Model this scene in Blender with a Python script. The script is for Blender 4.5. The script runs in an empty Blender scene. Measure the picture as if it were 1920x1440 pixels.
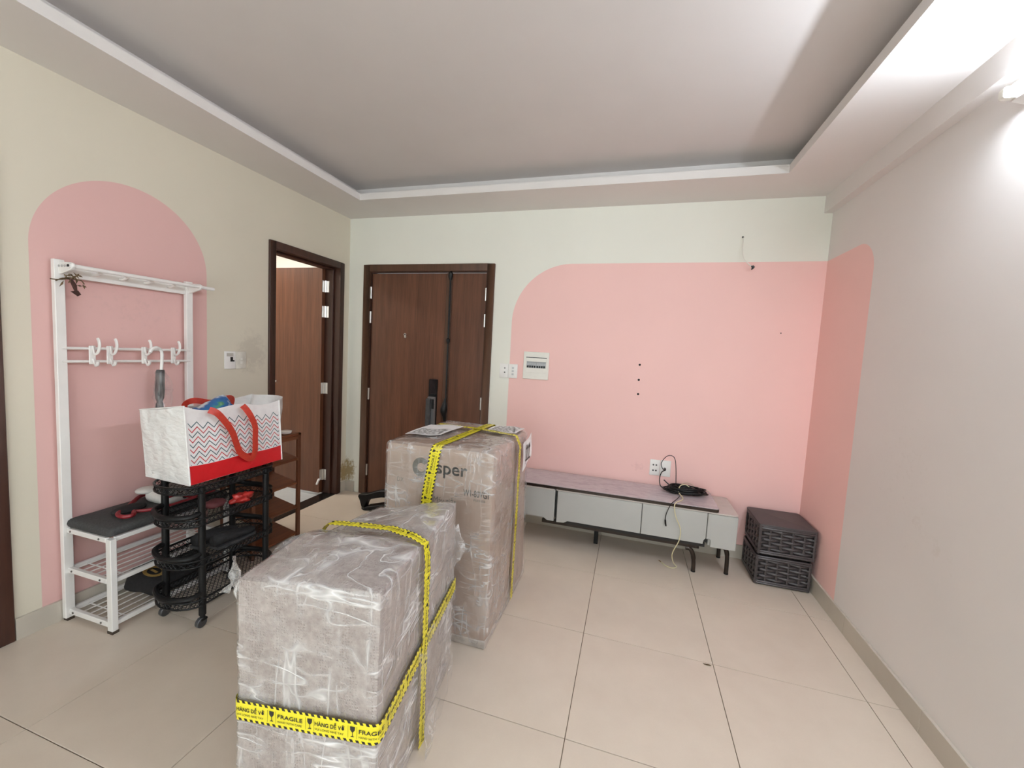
import bpy, bmesh, math, random
from mathutils import Vector, Matrix, noise
random.seed(7)
S = bpy.context.scene
COL = S.collection

# ------------------------------------------------------------------ camera
cd = bpy.data.cameras.new('camera'); cam = bpy.data.objects.new('camera', cd); COL.objects.link(cam)
cd.sensor_width = 36.0; cd.lens = 761.364 / 1920 * 36.0; cd.clip_start = 0.02
YAW, PITCH, ROLL = 0.284683, -0.077915, 0.053101
CP = Vector((2.55742, -3.21771, 1.40188))
fw = Vector((-math.sin(YAW), math.cos(YAW), 0)); rt = Vector((math.cos(YAW), math.sin(YAW), 0)); up = Vector((0, 0, 1))
f2 = fw * math.cos(PITCH) + up * math.sin(PITCH); u2 = -fw * math.sin(PITCH) + up * math.cos(PITCH)
r3 = rt * math.cos(ROLL) + u2 * math.sin(ROLL); u3 = -rt * math.sin(ROLL) + u2 * math.cos(ROLL)
cam.matrix_world = Matrix(((r3.x, u3.x, -f2.x, CP.x), (r3.y, u3.y, -f2.y, CP.y), (r3.z, u3.z, -f2.z, CP.z), (0, 0, 0, 1)))
S.camera = cam

# ------------------------------------------------------------------ world, exposure
W_STRENGTH = 2.6      # daylight outside the balcony door behind the camera
TUBE_STRENGTH = 95.0  # fluorescent tube on the right wall
BATH_STRENGTH = 110.0  # lamp in the bathroom
S.view_settings.view_transform = 'Standard'; S.view_settings.look = 'None'
S.view_settings.exposure = 0.9; S.view_settings.gamma = 1.0; S.view_settings.use_curve_mapping = False
wd = bpy.data.worlds.new('daylight'); S.world = wd; wd.use_nodes = True
wd.node_tree.nodes['Background'].inputs[0].default_value = (0.93, 0.98, 1.0, 1)
wd.node_tree.nodes['Background'].inputs[1].default_value = W_STRENGTH
S.cycles.max_bounces = 10; S.cycles.diffuse_bounces = 6; S.cycles.transparent_max_bounces = 16
S.cycles.caustics_reflective = False; S.cycles.caustics_refractive = False
S.cycles.sample_clamp_indirect = 6.0

# ------------------------------------------------------------------ node helpers
class N:
    def __init__(s, name):
        s.m = bpy.data.materials.new(name); s.m.use_nodes = True
        s.t = s.m.node_tree; s.t.nodes.clear()
        s.out = s.t.nodes.new('ShaderNodeOutputMaterial')
    def n(s, typ, **kw):
        o = s.t.nodes.new(typ)
        for k, v in kw.items():
            if k.startswith('i_'):
                key = k[2:]; key = int(key) if key.isdigit() else key.replace('_', ' ')
                if isinstance(v, bpy.types.NodeSocket): s.t.links.new(v, o.inputs[key])
                else: o.inputs[key].default_value = v
            else: setattr(o, k, v)
        return o
    def math(s, op, a, b=0.0, c=None, clamp=False):
        o = s.t.nodes.new('ShaderNodeMath'); o.operation = op; o.use_clamp = clamp
        for i, v in enumerate((a, b) if c is None else (a, b, c)):
            if isinstance(v, bpy.types.NodeSocket): s.t.links.new(v, o.inputs[i])
            else: o.inputs[i].default_value = v
        return o.outputs[0]
    def coords(s, kind='Object', scale=(1, 1, 1)):
        tc = s.n('ShaderNodeTexCoord'); mp = s.n('ShaderNodeMapping', i_Vector=tc.outputs[kind], i_Scale=scale)
        return mp.outputs[0]
    def noise(s, vec, scale, detail=3.0, rough=0.5):
        return s.n('ShaderNodeTexNoise', i_Vector=vec, i_Scale=scale, i_Detail=detail, i_Roughness=rough).outputs[0]
    def ramp(s, fac, stops):
        r = s.n('ShaderNodeValToRGB', i_0=fac); e = r.color_ramp.elements
        while len(e) < len(stops): e.new(0.5)
        for el, (p, c) in zip(e, stops):
            el.position = p; el.color = (*c, 1) if len(c) == 3 else c
        return r.outputs[0]
    def mix(s, fac, a, b, mode='MIX'):
        o = s.n('ShaderNodeMix', data_type='RGBA', blend_type=mode)
        for i, v in ((0, fac), (6, a), (7, b)):
            if isinstance(v, bpy.types.NodeSocket): s.t.links.new(v, o.inputs[i])
            else: o.inputs[i].default_value = v if i == 0 else ((*v, 1) if len(v) == 3 else v)
        return o.outputs[2]
    def bump(s, h, strength=0.3, dist=0.002):
        return s.n('ShaderNodeBump', i_Height=h, i_Strength=strength, i_Distance=dist).outputs[0]
    def pbr(s, color, rough=0.5, metal=0.0, normal=None, spec=0.5, **kw):
        b = s.n('ShaderNodeBsdfPrincipled', **kw)
        for k, v in (('Base Color', color), ('Roughness', rough), ('Metallic', metal), ('Specular IOR Level', spec)):
            if isinstance(v, bpy.types.NodeSocket): s.t.links.new(v, b.inputs[k])
            else: b.inputs[k].default_value = (*v, 1) if k == 'Base Color' else v
        if normal is not None: s.t.links.new(normal, b.inputs['Normal'])
        s.t.links.new(b.outputs[0], s.out.inputs[0]); return b
def mat(name, col, rough=0.5, metal=0.0, var=0.06, scale=30.0, bump=0.05, spec=0.5, dist=0.001):
    m = N(name); v = m.coords(); nz = m.noise(v, scale)
    lo = tuple(c * (1 - var) for c in col); hi = tuple(min(1, c * (1 + var)) for c in col)
    c = m.ramp(nz, [(0.3, lo), (0.7, hi)])
    m.pbr(c, rough, metal, m.bump(nz, bump, dist) if bump else None, spec); return m.m

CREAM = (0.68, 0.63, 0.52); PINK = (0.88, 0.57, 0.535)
def paint_wall(name, masks, stains=(), base=CREAM, pink=PINK):
    """wall paint with painted pink fields; masks: function(m, x, y, z) -> 0..1 socket"""
    m = N(name); g = m.n('ShaderNodeNewGeometry'); sp = m.n('ShaderNodeSeparateXYZ', i_0=g.outputs['Position'])
    x, y, z = sp.outputs; nz = m.noise(g.outputs['Position'], 2.5, 4.0)
    c = m.ramp(nz, [(0.3, tuple(k * 0.97 for k in base)), (0.7, base)])
    for f in masks:
        pk = m.ramp(nz, [(0.3, tuple(k * 0.975 for k in pink)), (0.7, pink)])
        c = m.mix(f(m, x, y, z), c, pk)
    for f, colr in stains: c = m.mix(f(m, x, y, z, g.outputs['Position']), c, colr)
    fine = m.noise(g.outputs['Position'], 260.0, 2.0)
    m.pbr(c, 0.62, 0.0, m.bump(fine, 0.12, 0.001), 0.3); return m.m
def rbox_mask(m, a, b, a0, a1, b0, b1, r):
    """rounded rectangle in two coordinates"""
    ca, cb, ha, hb = (a0 + a1) / 2, (b0 + b1) / 2, (a1 - a0) / 2 - r, (b1 - b0) / 2 - r
    da = m.math('MAXIMUM', m.math('SUBTRACT', m.math('ABSOLUTE', m.math('SUBTRACT', a, ca)), ha), 0.0)
    db = m.math('MAXIMUM', m.math('SUBTRACT', m.math('ABSOLUTE', m.math('SUBTRACT', b, cb)), hb), 0.0)
    d = m.math('SQRT', m.math('ADD', m.math('MULTIPLY', da, da), m.math('MULTIPLY', db, db)))
    return m.math('LESS_THAN', d, r)
def blob(a0, b0, ra, rb, thr, amt, axes='yz', sc=18.0, det=4.0):
    """irregular stain around a point of the wall"""
    def f(m, x, y, z, pos):
        d = {'x': x, 'y': y, 'z': z}; a, b = d[axes[0]], d[axes[1]]
        u = m.math('DIVIDE', m.math('SUBTRACT', a, a0), ra); v = m.math('DIVIDE', m.math('SUBTRACT', b, b0), rb)
        k = m.math('SUBTRACT', 1.0, m.math('SQRT', m.math('ADD', m.math('MULTIPLY', u, u), m.math('MULTIPLY', v, v))), clamp=True)
        n = m.noise(pos, sc, det, 0.7)
        return m.math('MULTIPLY', m.math('MULTIPLY', m.math('SUBTRACT', m.math('ADD', n, m.math('MULTIPLY', k, 0.5)), thr, clamp=True), 5.0, clamp=True),
                      m.math('MULTIPLY', m.math('MINIMUM', m.math('MULTIPLY', k, 3.0), 1.0), amt))
    return f
def wood(name, dark, light, axis='z', rough=0.35, scale=1.0):
    m = N(name); st = {'z': (14, 14, 0.7), 'y': (14, 0.7, 14), 'x': (0.7, 14, 14)}[axis]
    v = m.coords('Object', tuple(k * scale for k in st)); n1 = m.noise(v, 2.2, 6.0, 0.6); n2 = m.noise(v, 9.0, 4.0, 0.6)
    h = m.math('ADD', m.math('MULTIPLY', n1, 0.7), m.math('MULTIPLY', n2, 0.3))
    c = m.ramp(h, [(0.32, dark), (0.5, tuple((a + b) / 2 for a, b in zip(dark, light))), (0.68, light)])
    m.pbr(c, rough, 0.0, m.bump(h, 0.06, 0.001), 0.45); return m.m
def film(name, lo, hi, sc=(1, 1, 1), rough=0.12, tint=(0.86, 0.84, 0.84), sharp=7.0, gloss=1.3, skew=0.35, bmp=0.8, haze=0.15):
    """clear stretch wrap: mostly see-through, with thin bright creases and glossy wrinkles"""
    m = N(name); g_ = m.coords('Object', sc)
    def ridge(scale, rot, nscale, sh):
        v = m.n('ShaderNodeMapping', i_Vector=g_, i_Rotation=rot, i_Scale=scale).outputs[0]
        n_ = m.noise(v, nscale, 1.8, 0.5)
        return n_, m.math('POWER', m.math('SUBTRACT', 1.0, m.math('MULTIPLY', m.math('ABSOLUTE', m.math('SUBTRACT', n_, 0.5)), 3.2, clamp=True), clamp=True), sh)
    n1, r1 = ridge((2.2, 2.2, 14.0), (0, skew, skew * 0.6), 1.6, sharp * 1.6)
    n2, r2 = ridge((9.0, 9.0, 1.2), (0.1, -skew * 0.4, 0.0), 1.6, sharp * 1.6)
    n3, r3_ = ridge((3.0, 3.0, 6.0), (skew, skew * 2, 0.5), 1.7, sharp * 1.2)
    gate = m.math('MULTIPLY', m.math('SUBTRACT', m.noise(g_, 5.5, 3.0, 0.6), 0.40, clamp=True), 5.0, clamp=True)
    cre = m.math('MULTIPLY', m.math('MAXIMUM', r1, m.math('MAXIMUM', m.math('MULTIPLY', r2, 0.8), m.math('MULTIPLY', r3_, 0.7))), gate)
    hz = m.math('MULTIPLY', m.math('SUBTRACT', m.noise(g_, 2.6, 4.0, 0.65), 0.5, clamp=True), haze * 4.0)
    fac = m.math('ADD', m.math('ADD', lo, hz), m.math('MULTIPLY', cre, hi), clamp=True)
    h = m.math('ADD', m.math('ADD', n1, n2), m.math('ADD', m.math('MULTIPLY', n3, 1.2), m.math('MULTIPLY', cre, 0.8)))
    nb = m.bump(h, bmp, 0.012)
    gl = m.n('ShaderNodeBsdfGlossy', i_Color=(1, 1, 1, 1), i_Roughness=rough, i_Normal=nb)
    df = m.n('ShaderNodeBsdfDiffuse', i_Color=(*tint, 1), i_Normal=nb)
    fr = m.math('ADD', 0.035, m.math('MULTIPLY', m.math('POWER', m.n('ShaderNodeLayerWeight', i_Blend=0.5, i_Normal=nb).outputs['Facing'], 4.0), 0.55))
    tr = m.n('ShaderNodeBsdfTransparent', i_0=(0.985, 0.985, 0.985, 1))
    s1 = m.n('ShaderNodeMixShader', i_0=fac, i_1=tr.outputs[0], i_2=df.outputs[0])
    s2 = m.n('ShaderNodeMixShader', i_0=m.math('MULTIPLY', fr, gloss, clamp=True), i_1=s1.outputs[0], i_2=gl.outputs[0])
    m.t.links.new(s2.outputs[0], m.out.inputs[0]); return m.m
def emit(name, col, st):
    m = N(name); e = m.n('ShaderNodeEmission', i_Color=(*col, 1), i_Strength=st); m.t.links.new(e.outputs[0], m.out.inputs[0]); return m.m

# ------------------------------------------------------------------ mesh helpers
ORG = {}
class MB:
    def __init__(s): s.v, s.f, s.uv = [], [], None
    def add(s, vs, fs):
        o = len(s.v); s.v += [Vector(p) for p in vs]; s.f += [tuple(i + o for i in f) for f in fs]; return s
    def box(s, x0, x1, y0, y1, z0, z1):
        return s.add([(x0, y0, z0), (x1, y0, z0), (x1, y1, z0), (x0, y1, z0), (x0, y0, z1), (x1, y0, z1), (x1, y1, z1), (x0, y1, z1)],
                     [(0, 3, 2, 1), (4, 5, 6, 7), (0, 1, 5, 4), (1, 2, 6, 5), (2, 3, 7, 6), (3, 0, 4, 7)])
    def hexa(s, c):   # eight corners: bottom ring then top ring
        return s.add(c, [(0, 3, 2, 1), (4, 5, 6, 7), (0, 1, 5, 4), (1, 2, 6, 5), (2, 3, 7, 6), (3, 0, 4, 7)])
    def tube(s, pts, r, n=8, cap=True, closed=False, flat=1.0):
        pts = [Vector(p) for p in pts]; k = len(pts); rings = []
        rr = r if isinstance(r, (list, tuple)) else [r] * k
        ref = None
        for i, p in enumerate(pts):
            if closed: d = pts[(i + 1) % k] - pts[i - 1]
            else: d = pts[min(i + 1, k - 1)] - pts[max(i - 1, 0)]
            d.normalize()
            if ref is None: ref = Vector((0, 0, 1)) if abs(d.z) < 0.9 else Vector((1, 0, 0))
            a = d.cross(ref).normalized(); b = a.cross(d).normalized(); ref = b
            rings.append([p + (a * math.cos(t) + b * math.sin(t) * flat) * rr[i] for t in (2 * math.pi * j / n for j in range(n))])
        fs = []
        for i in range(k if closed else k - 1):
            i2 = (i + 1) % k
            for j in range(n): fs.append((i * n + j, i * n + (j + 1) % n, i2 * n + (j + 1) % n, i2 * n + j))
        if cap and not closed: fs += [tuple(range(n))[::-1], tuple((k - 1) * n + j for j in range(n))]
        return s.add([q for r_ in rings for q in r_], fs)
    def cyl(s, a, b, r, n=16, r2=None): return s.tube([a, b], [r, r if r2 is None else r2], n)
    def prism(s, poly, d0, d1, axis='y'):
        m = {'x': lambda a, b, d: (d, a, b), 'y': lambda a, b, d: (a, d, b), 'z': lambda a, b, d: (a, b, d)}[axis]
        n = len(poly); vs = [m(a, b, d0) for a, b in poly] + [m(a, b, d1) for a, b in poly]
        return s.add(vs, [tuple(range(n))[::-1], tuple(range(n, 2 * n))] + [(i, (i + 1) % n, n + (i + 1) % n, n + i) for i in range(n)])
    def sphere(s, c, r, nu=12, nv=8):
        rx, ry, rz = r if isinstance(r, (tuple, list)) else (r, r, r); vs, fs = [], []
        for i in range(nv + 1):
            t = math.pi * i / nv
            for j in range(nu):
                p = 2 * math.pi * j / nu; vs.append((c[0] + rx * math.sin(t) * math.cos(p), c[1] + ry * math.sin(t) * math.sin(p), c[2] + rz * math.cos(t)))
        for i in range(nv):
            for j in range(nu): fs.append((i * nu + j, (i + 1) * nu + j, (i + 1) * nu + (j + 1) % nu, i * nu + (j + 1) % nu))
        return s.add(vs, fs)
    def grid(s, fn, nu, nv, uvscale=None):
        o = len(s.v); vs = [fn(i / nu, j / nv) for j in range(nv + 1) for i in range(nu + 1)]
        return s.add(vs, [(j * (nu + 1) + i, j * (nu + 1) + i + 1, (j + 1) * (nu + 1) + i + 1, (j + 1) * (nu + 1) + i) for j in range(nv) for i in range(nu)])
    def build(s, name, m, parent=None, bevel=0.0, seg=1, smooth=True, solid=0.0, sharp=35, uv=None, ang=30):
        org = ORG.get(parent.name, Vector()) if parent else Vector()
        me = bpy.data.meshes.new(name); bm = bmesh.new()
        bv = [bm.verts.new(p - org) for p in s.v]
        for f in s.f:
            try: bm.faces.new([bv[i] for i in f])
            except ValueError: pass
        bmesh.ops.remove_doubles(bm, verts=bm.verts, dist=1e-6)
        if not uv: bmesh.ops.recalc_face_normals(bm, faces=bm.faces)
        if bevel:
            es = [e for e in bm.edges if len(e.link_faces) == 2 and e.calc_face_angle(0) > math.radians(ang)]
            bmesh.ops.bevel(bm, geom=es, offset=bevel, segments=seg, affect='EDGES', clamp_overlap=True, profile=0.5)
        if solid: bmesh.ops.solidify(bm, geom=bm.faces, thickness=solid)
        bm.to_mesh(me); bm.free()
        me.polygons.foreach_set('use_smooth', [smooth] * len(me.polygons))
        if smooth: me.set_sharp_from_angle(angle=math.radians(sharp))
        for mm in (m if isinstance(m, (list, tuple)) else [m]): me.materials.append(mm)
        o = bpy.data.objects.new(name, me); COL.objects.link(o)
        ORG[o.name] = org
        if parent: o.parent = parent
        if uv:
            ul = me.uv_layers.new(name='uv')
            for lp in me.loops: ul.data[lp.index].uv = uv(me.vertices[lp.vertex_index].co + org)
        return o
def thing(name, loc, label=None, cat=None, group=None, kind=None):
    o = bpy.data.objects.new(name, None); COL.objects.link(o); o.location = loc; o.empty_display_size = 0.05
    ORG[o.name] = Vector(loc); tag(o, label, cat, group, kind); return o
def tag(o, label=None, cat=None, group=None, kind=None):
    for k, v in (('label', label), ('category', cat), ('group', group), ('kind', kind)):
        if v: o[k] = v
    return o
def B(*a): return MB().box(*a)
def copy_thing(root, delta, label=None):
    r = root.copy(); COL.objects.link(r); r.location = root.location + Vector(delta); ORG[r.name] = ORG[root.name] + Vector(delta)
    if label: r['label'] = label
    for ch in list(root.children):
        c = ch.copy(); COL.objects.link(c); c.parent = r; ORG[c.name] = ORG[r.name]
        for g in list(ch.children):
            d = g.copy(); COL.objects.link(d); d.parent = c; ORG[d.name] = ORG[r.name]
    return r
def dup(o, parent, delta):
    c = o.copy(); COL.objects.link(c); c.parent = parent; c.location = o.location + Vector(delta); ORG[c.name] = ORG[o.name]; return c
def spline(pts, n=6, closed=False):
    """Catmull-Rom through the points"""
    P = [Vector(p) for p in pts]; k = len(P); out = []
    for i in range(k if closed else k - 1):
        g = (lambda j: P[j % k]) if closed else (lambda j: P[max(0, min(k - 1, j))])
        a, b, c, d = g(i - 1), g(i), g(i + 1), g(i + 2)
        for q in range(n):
            t = q / n; out.append(0.5 * ((2 * b) + (c - a) * t + (2 * a - 5 * b + 4 * c - d) * t * t + (3 * b - a - 3 * c + d) * t ** 3))
    if not closed: out.append(P[-1])
    return out
def rounded(a0, a1, b0, b1, r, n=5):
    """rounded rectangle outline"""
    o = []
    for ca, cb, s in ((a1 - r, b1 - r, 0), (a0 + r, b1 - r, 1), (a0 + r, b0 + r, 2), (a1 - r, b0 + r, 3)):
        for i in range(n + 1):
            t = (s + i / n) * math.pi / 2; o.append((ca + r * math.cos(t), cb + r * math.sin(t)))
    return o
_tc = {}
def text_geo(txt):
    """flat triangles of a text, unit size"""
    if txt in _tc: return _tc[txt]
    cu = bpy.data.curves.new('letters', 'FONT'); cu.body = txt; cu.size = 1.0; cu.resolution_u = 3
    ob = bpy.data.objects.new('letters', cu); COL.objects.link(ob)
    dg = bpy.context.evaluated_depsgraph_get(); dg.update()
    me = bpy.data.meshes.new_from_object(ob.evaluated_get(dg))
    r = ([(v.co.x, v.co.y) for v in me.vertices], [tuple(p.vertices) for p in me.polygons])
    bpy.data.objects.remove(ob); bpy.data.curves.remove(cu); bpy.data.meshes.remove(me)
    _tc[txt] = r; return r
def put_text(mb, txt, fn, u0, v0, size, width=None, bold=0.0):
    """map a text through fn(u, v) -> point; width squeezes the line to a length"""
    vs, fs = text_geo(txt)
    x0, x1 = min(v[0] for v in vs), max(v[0] for v in vs)
    kx = size if width is None else width / (x1 - x0)
    mb.add([fn(u0 + (x - x0) * kx, v0 + y * size) for x, y in vs], fs)
    if bold:
        for dx, dy in ((bold, 0), (0, bold)): mb.add([Vector(fn(u0 + dx + (x - x0) * kx, v0 + dy + y * size)) for x, y in vs], fs)

# ------------------------------------------------------------------ materials
WHITE = mat('ceiling_paint', (0.64, 0.61, 0.595), 0.7, var=0.015, scale=3, bump=0.02)
SOFFIT = mat('soffit_paint', (0.72, 0.69, 0.67), 0.65, var=0.015, scale=3, bump=0.02)
WPLASTIC = mat('white_plastic', (0.82, 0.81, 0.79), 0.35, var=0.02)
IVORY = mat('ivory_plastic', (0.78, 0.76, 0.70), 0.4, var=0.02)
BLACKP = mat('black_plastic', (0.005, 0.005, 0.0055), 0.45, var=0.3, spec=0.3)
DGREY = mat('dark_grey_plastic', (0.05, 0.05, 0.052), 0.35, var=0.2)
CHROME = mat('steel', (0.72, 0.71, 0.69), 0.28, 1.0, var=0.05, bump=0.02)
WMETAL = mat('white_enamel', (0.80, 0.78, 0.76), 0.38, var=0.03, scale=12)
HOLE = mat('dark_hole', (0.01, 0.008, 0.008), 0.9)
TILE = None
def tile_mat():
    m = N('beige_tile'); g = m.n('ShaderNodeNewGeometry'); nz = m.noise(g.outputs['Position'], 5.0, 5.0, 0.6); sp = m.noise(g.outputs['Position'], 190.0, 2.0)
    c = m.ramp(m.math('ADD', m.math('MULTIPLY', nz, 0.8), m.math('MULTIPLY', sp, 0.2)), [(0.3, (0.60, 0.515, 0.43)), (0.7, (0.655, 0.57, 0.48))])
    m.pbr(c, m.math('ADD', 0.26, m.math('MULTIPLY', nz, 0.16)), 0.0, m.bump(nz, 0.03, 0.001), 0.4); return m.m
TILE = tile_mat()
BASE = mat('baseboard_tile', (0.50, 0.455, 0.39), 0.3, var=0.05, scale=6, bump=0.02)
GROUT = mat('grout', (0.16, 0.115, 0.075), 0.9, var=0.2)
DOORW = wood('door_veneer', (0.068, 0.026, 0.014), (0.155, 0.062, 0.033), 'z', 0.36)
DOORW2 = wood('bathroom_door_veneer', (0.085, 0.030, 0.014), (0.165, 0.064, 0.030), 'z', 0.33)
FRAMEW = wood('door_frame_wood', (0.060, 0.027, 0.014), (0.105, 0.048, 0.026), 'z', 0.4)
FRAMED = wood('dark_door_frame_wood', (0.030, 0.010, 0.006), (0.058, 0.020, 0.011), 'z', 0.4)

# ------------------------------------------------------------------ the room
RW, SO, CE, RY = 3.747, 2.535, 2.678, -5.0     # width, soffit height, ceiling height, rear wall
pk_back = lambda m, x, y, z: rbox_mask(m, x, z, 1.586, 6.0, -3.0, 2.113, 0.47)
pk_right = lambda m, x, y, z: rbox_mask(m, y, z, -0.572, 3.0, -3.0, 2.113, 0.17)
def pk_left(m, x, y, z): return rbox_mask(m, y, z, -2.088, -1.314, -3.0, 2.152, 0.386)
SM = (0.36, 0.31, 0.26)
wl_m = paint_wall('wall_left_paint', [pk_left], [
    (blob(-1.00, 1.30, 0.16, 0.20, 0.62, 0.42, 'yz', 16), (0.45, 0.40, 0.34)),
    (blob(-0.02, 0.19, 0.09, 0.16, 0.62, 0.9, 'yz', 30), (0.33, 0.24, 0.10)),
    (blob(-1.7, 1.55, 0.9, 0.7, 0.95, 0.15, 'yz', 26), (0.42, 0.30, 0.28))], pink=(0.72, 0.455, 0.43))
wb_m = paint_wall('wall_back_paint', [pk_back], [
    (blob(0.03, 0.20, 0.12, 0.17, 0.62, 0.9, 'xz', 30), (0.33, 0.24, 0.10)),
    (blob(2.66, 0.58, 0.10, 0.09, 0.80, 0.25, 'xz', 40), (0.55, 0.30, 0.30))], base=(0.80, 0.80, 0.725))
wr_m = paint_wall('wall_right_paint', [pk_right], [
    (blob(-1.2, 0.75, 0.5, 0.35, 0.95, 0.25, 'yz', 14), (0.50, 0.42, 0.34)),
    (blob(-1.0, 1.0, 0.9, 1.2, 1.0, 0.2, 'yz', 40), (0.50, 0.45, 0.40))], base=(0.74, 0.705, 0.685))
plain_m = paint_wall('wall_plain_paint', [], base=(0.82, 0.80, 0.76))
T = 0.12
def wall(name, m, boxes):
    b = MB()
    for q in boxes: b.box(*q)
    return tag(b.build(name, m, smooth=False), kind='structure')
# left wall with openings for the bathroom door and the near door
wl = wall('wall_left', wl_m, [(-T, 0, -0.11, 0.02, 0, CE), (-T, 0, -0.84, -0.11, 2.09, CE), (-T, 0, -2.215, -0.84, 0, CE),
                              (-T, 0, -2.98, -2.215, 2.09, CE), (-T, 0, RY, -2.98, 0, CE)])
wb = wall('wall_back', wb_m, [(-T, 0.165, 0, T, 0, CE), (0.165, 1.417, 0, T, 2.115, CE), (1.417, RW + T, 0, T, 0, CE)])
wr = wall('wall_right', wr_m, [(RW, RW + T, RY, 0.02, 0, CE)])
# rear wall with a balcony door behind the camera
wall('wall_rear', plain_m, [(-T, 0.6, RY - T, RY, 0, CE), (0.6, 3.3, RY - T, RY, 2.3, CE), (3.3, RW + T, RY - T, RY, 0, CE)])
wn = thing('window_1', (1.95, RY - 0.06, 0), kind='structure')
b = MB()
for x in (0.6, 1.93, 3.26): b.box(x, x + 0.04, RY - 0.08, RY - 0.04, 0, 2.3)
for z in (0, 2.26): b.box(0.6, 3.3, RY - 0.08, RY - 0.04, z, z + 0.04)
b.build('window_frame', mat('white_aluminium', (0.75, 0.75, 0.74), 0.4), wn)
mg = N('clear_pane'); tr = mg.n('ShaderNodeBsdfTransparent', i_0=(0.93, 0.95, 0.94, 1)); gl = mg.n('ShaderNodeBsdfGlossy', i_Roughness=0.02)
mx = mg.n('ShaderNodeMixShader', i_0=0.06, i_1=tr.outputs[0], i_2=gl.outputs[0]); mg.t.links.new(mx.outputs[0], mg.out.inputs[0])
for x in (0.64, 1.97): B(x, x + 1.29, RY - 0.063, RY - 0.057, 0.04, 2.26).build('pane', mg.m, wn)
# floor: grout bed with single tiles, 60 x 60 cm
fl = tag(B(-T, RW + T, RY - T, T, -0.06, -0.004).build('floor', GROUT, smooth=False), kind='structure')
g = 0.0013
xs = [0.0, 0.02] + [0.02 + 0.6 * k for k in range(1, 7)] + [RW]; ys = [0.0, -0.014] + [-0.014 - 0.6 * k for k in range(1, 9)] + [RY]
shared = {}
for i in range(1, len(xs) - 1):
    for j in range(1, len(ys) - 1):
        x0, x1, y1, y0 = xs[i] if i > 1 else 0.0, xs[i + 1], ys[j] if j > 1 else 0.0, ys[j + 1]
        key = (round(x1 - x0, 3), round(y1 - y0, 3))
        if key not in shared:
            o = B(0 + g, x1 - x0 - g, 0 + g, y1 - y0 - g, -0.004, 0.0).build('tile', TILE, None, bevel=0.0008); shared[key] = o.data; o.parent = fl
        else:
            o = bpy.data.objects.new('tile', shared[key]); COL.objects.link(o); o.parent = fl
        o.location = (x0, y0, 0)
# bathroom behind the left door
tag(B(-2.2, -T, -1.7, 0.5, -0.06, -0.012).build('floor_bathroom', mat('grey_bathroom_tile', (0.50, 0.53, 0.55), 0.3, var=0.04), smooth=False), kind='structure')
wall('wall_bathroom_far', plain_m, [(-2.3, -2.2, -1.8, 0.6, 0, 2.5)])
wall('wall_bathroom_back', plain_m, [(-2.3, -T, 0.5, 0.6, 0, 2.5)])
wall('wall_bathroom_front', plain_m, [(-2.3, -T, -1.8, -1.7, 0, 2.5)])
tag(B(-2.3, 0.0 - T, -1.8, 0.6, 2.5, 2.6).build('ceiling_bathroom', WHITE, smooth=False), kind='structure')
bl = thing('ceiling_lamp', (-1.2, -0.6, 2.5), 'round white lamp on the bathroom ceiling behind the open door', 'lamp')
MB().cyl((-1.2, -0.6, 2.5), (-1.2, -0.6, 2.47), 0.14, 24).build('lamp_base', WPLASTIC, bl)
MB().cyl((-1.2, -0.6, 2.469), (-1.2, -0.6, 2.45), 0.12, 24).build('diffuser', emit('bathroom_glow', (1.0, 0.93, 0.82), BATH_STRENGTH), bl)
# tray ceiling
ce = tag(B(-T, RW + T, RY - T, T, CE, CE + 0.1).build('ceiling', WHITE, smooth=False), kind='structure')
TX0, TX1, TY0, TY1 = 0.402, 3.357, -4.4, -0.402; LIP = 0.05
for q in ((0, TX0, RY, 0), (TX1, RW, RY, 0), (TX0, TX1, TY1, 0), (TX0, TX1, RY, TY0)):
    B(q[0], q[1], q[2], q[3], SO, SO + LIP).build('soffit', SOFFIT, ce, smooth=False)
d = 0.15
for q in ((0, TX0 - d, RY, 0), (TX1 + d, RW, RY, 0), (TX0 - d, TX1 + d, TY1 + d, 0), (TX0 - d, TX1 + d, RY, TY0 - d)):
    B(q[0], q[1], q[2], q[3], SO + LIP, CE).build('cove_step', SOFFIT, ce, smooth=False)
tag(B(RW - 0.05, RW, RY, 0, 2.424, SO).build('trim_1', wr_m, smooth=False), kind='structure')
# skirting, one long tile after the other
def skirt(name, pieces):
    t = thing(name, (0, 0, 0), kind='structure')
    for q in pieces: B(*q, 0, 0.1).build('skirting_tile', BASE, t, bevel=0.001)
    return t
skirt('baseboard_left', [(0, 0.014, y1 - dy + 0.001, y1) for y1, dy in ((-0.87, 0.55), (-1.42, 0.6), (-2.02, 0.16), (-3.04, 0.6), (-3.64, 0.6), (-4.24, 0.6))] + [(0, 0.014, -0.075, 0)])
skirt('baseboard_back', [(0.0145, 0.105, -0.014, 0), (1.478, 2.42, -0.014, 0), (2.421, 3.02, -0.014, 0), (3.021, RW, -0.014, 0)])
skirt('baseboard_right', [(RW - 0.014, RW, max(RY, -0.128 - 0.6 * k) + 0.001, -0.128 - 0.6 * (k - 1)) for k in range(0, 9)])
# old drill holes
for x, z in ((2.612, 1.359), (2.613, 1.245), (2.616, 1.136), (3.52, 1.63)):
    MB().cyl((x, -0.0005, z), (x, 0.001, z), 0.0085 if x < 3 else 0.004, 12).build('drill_hole', HOLE, wb)

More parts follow.
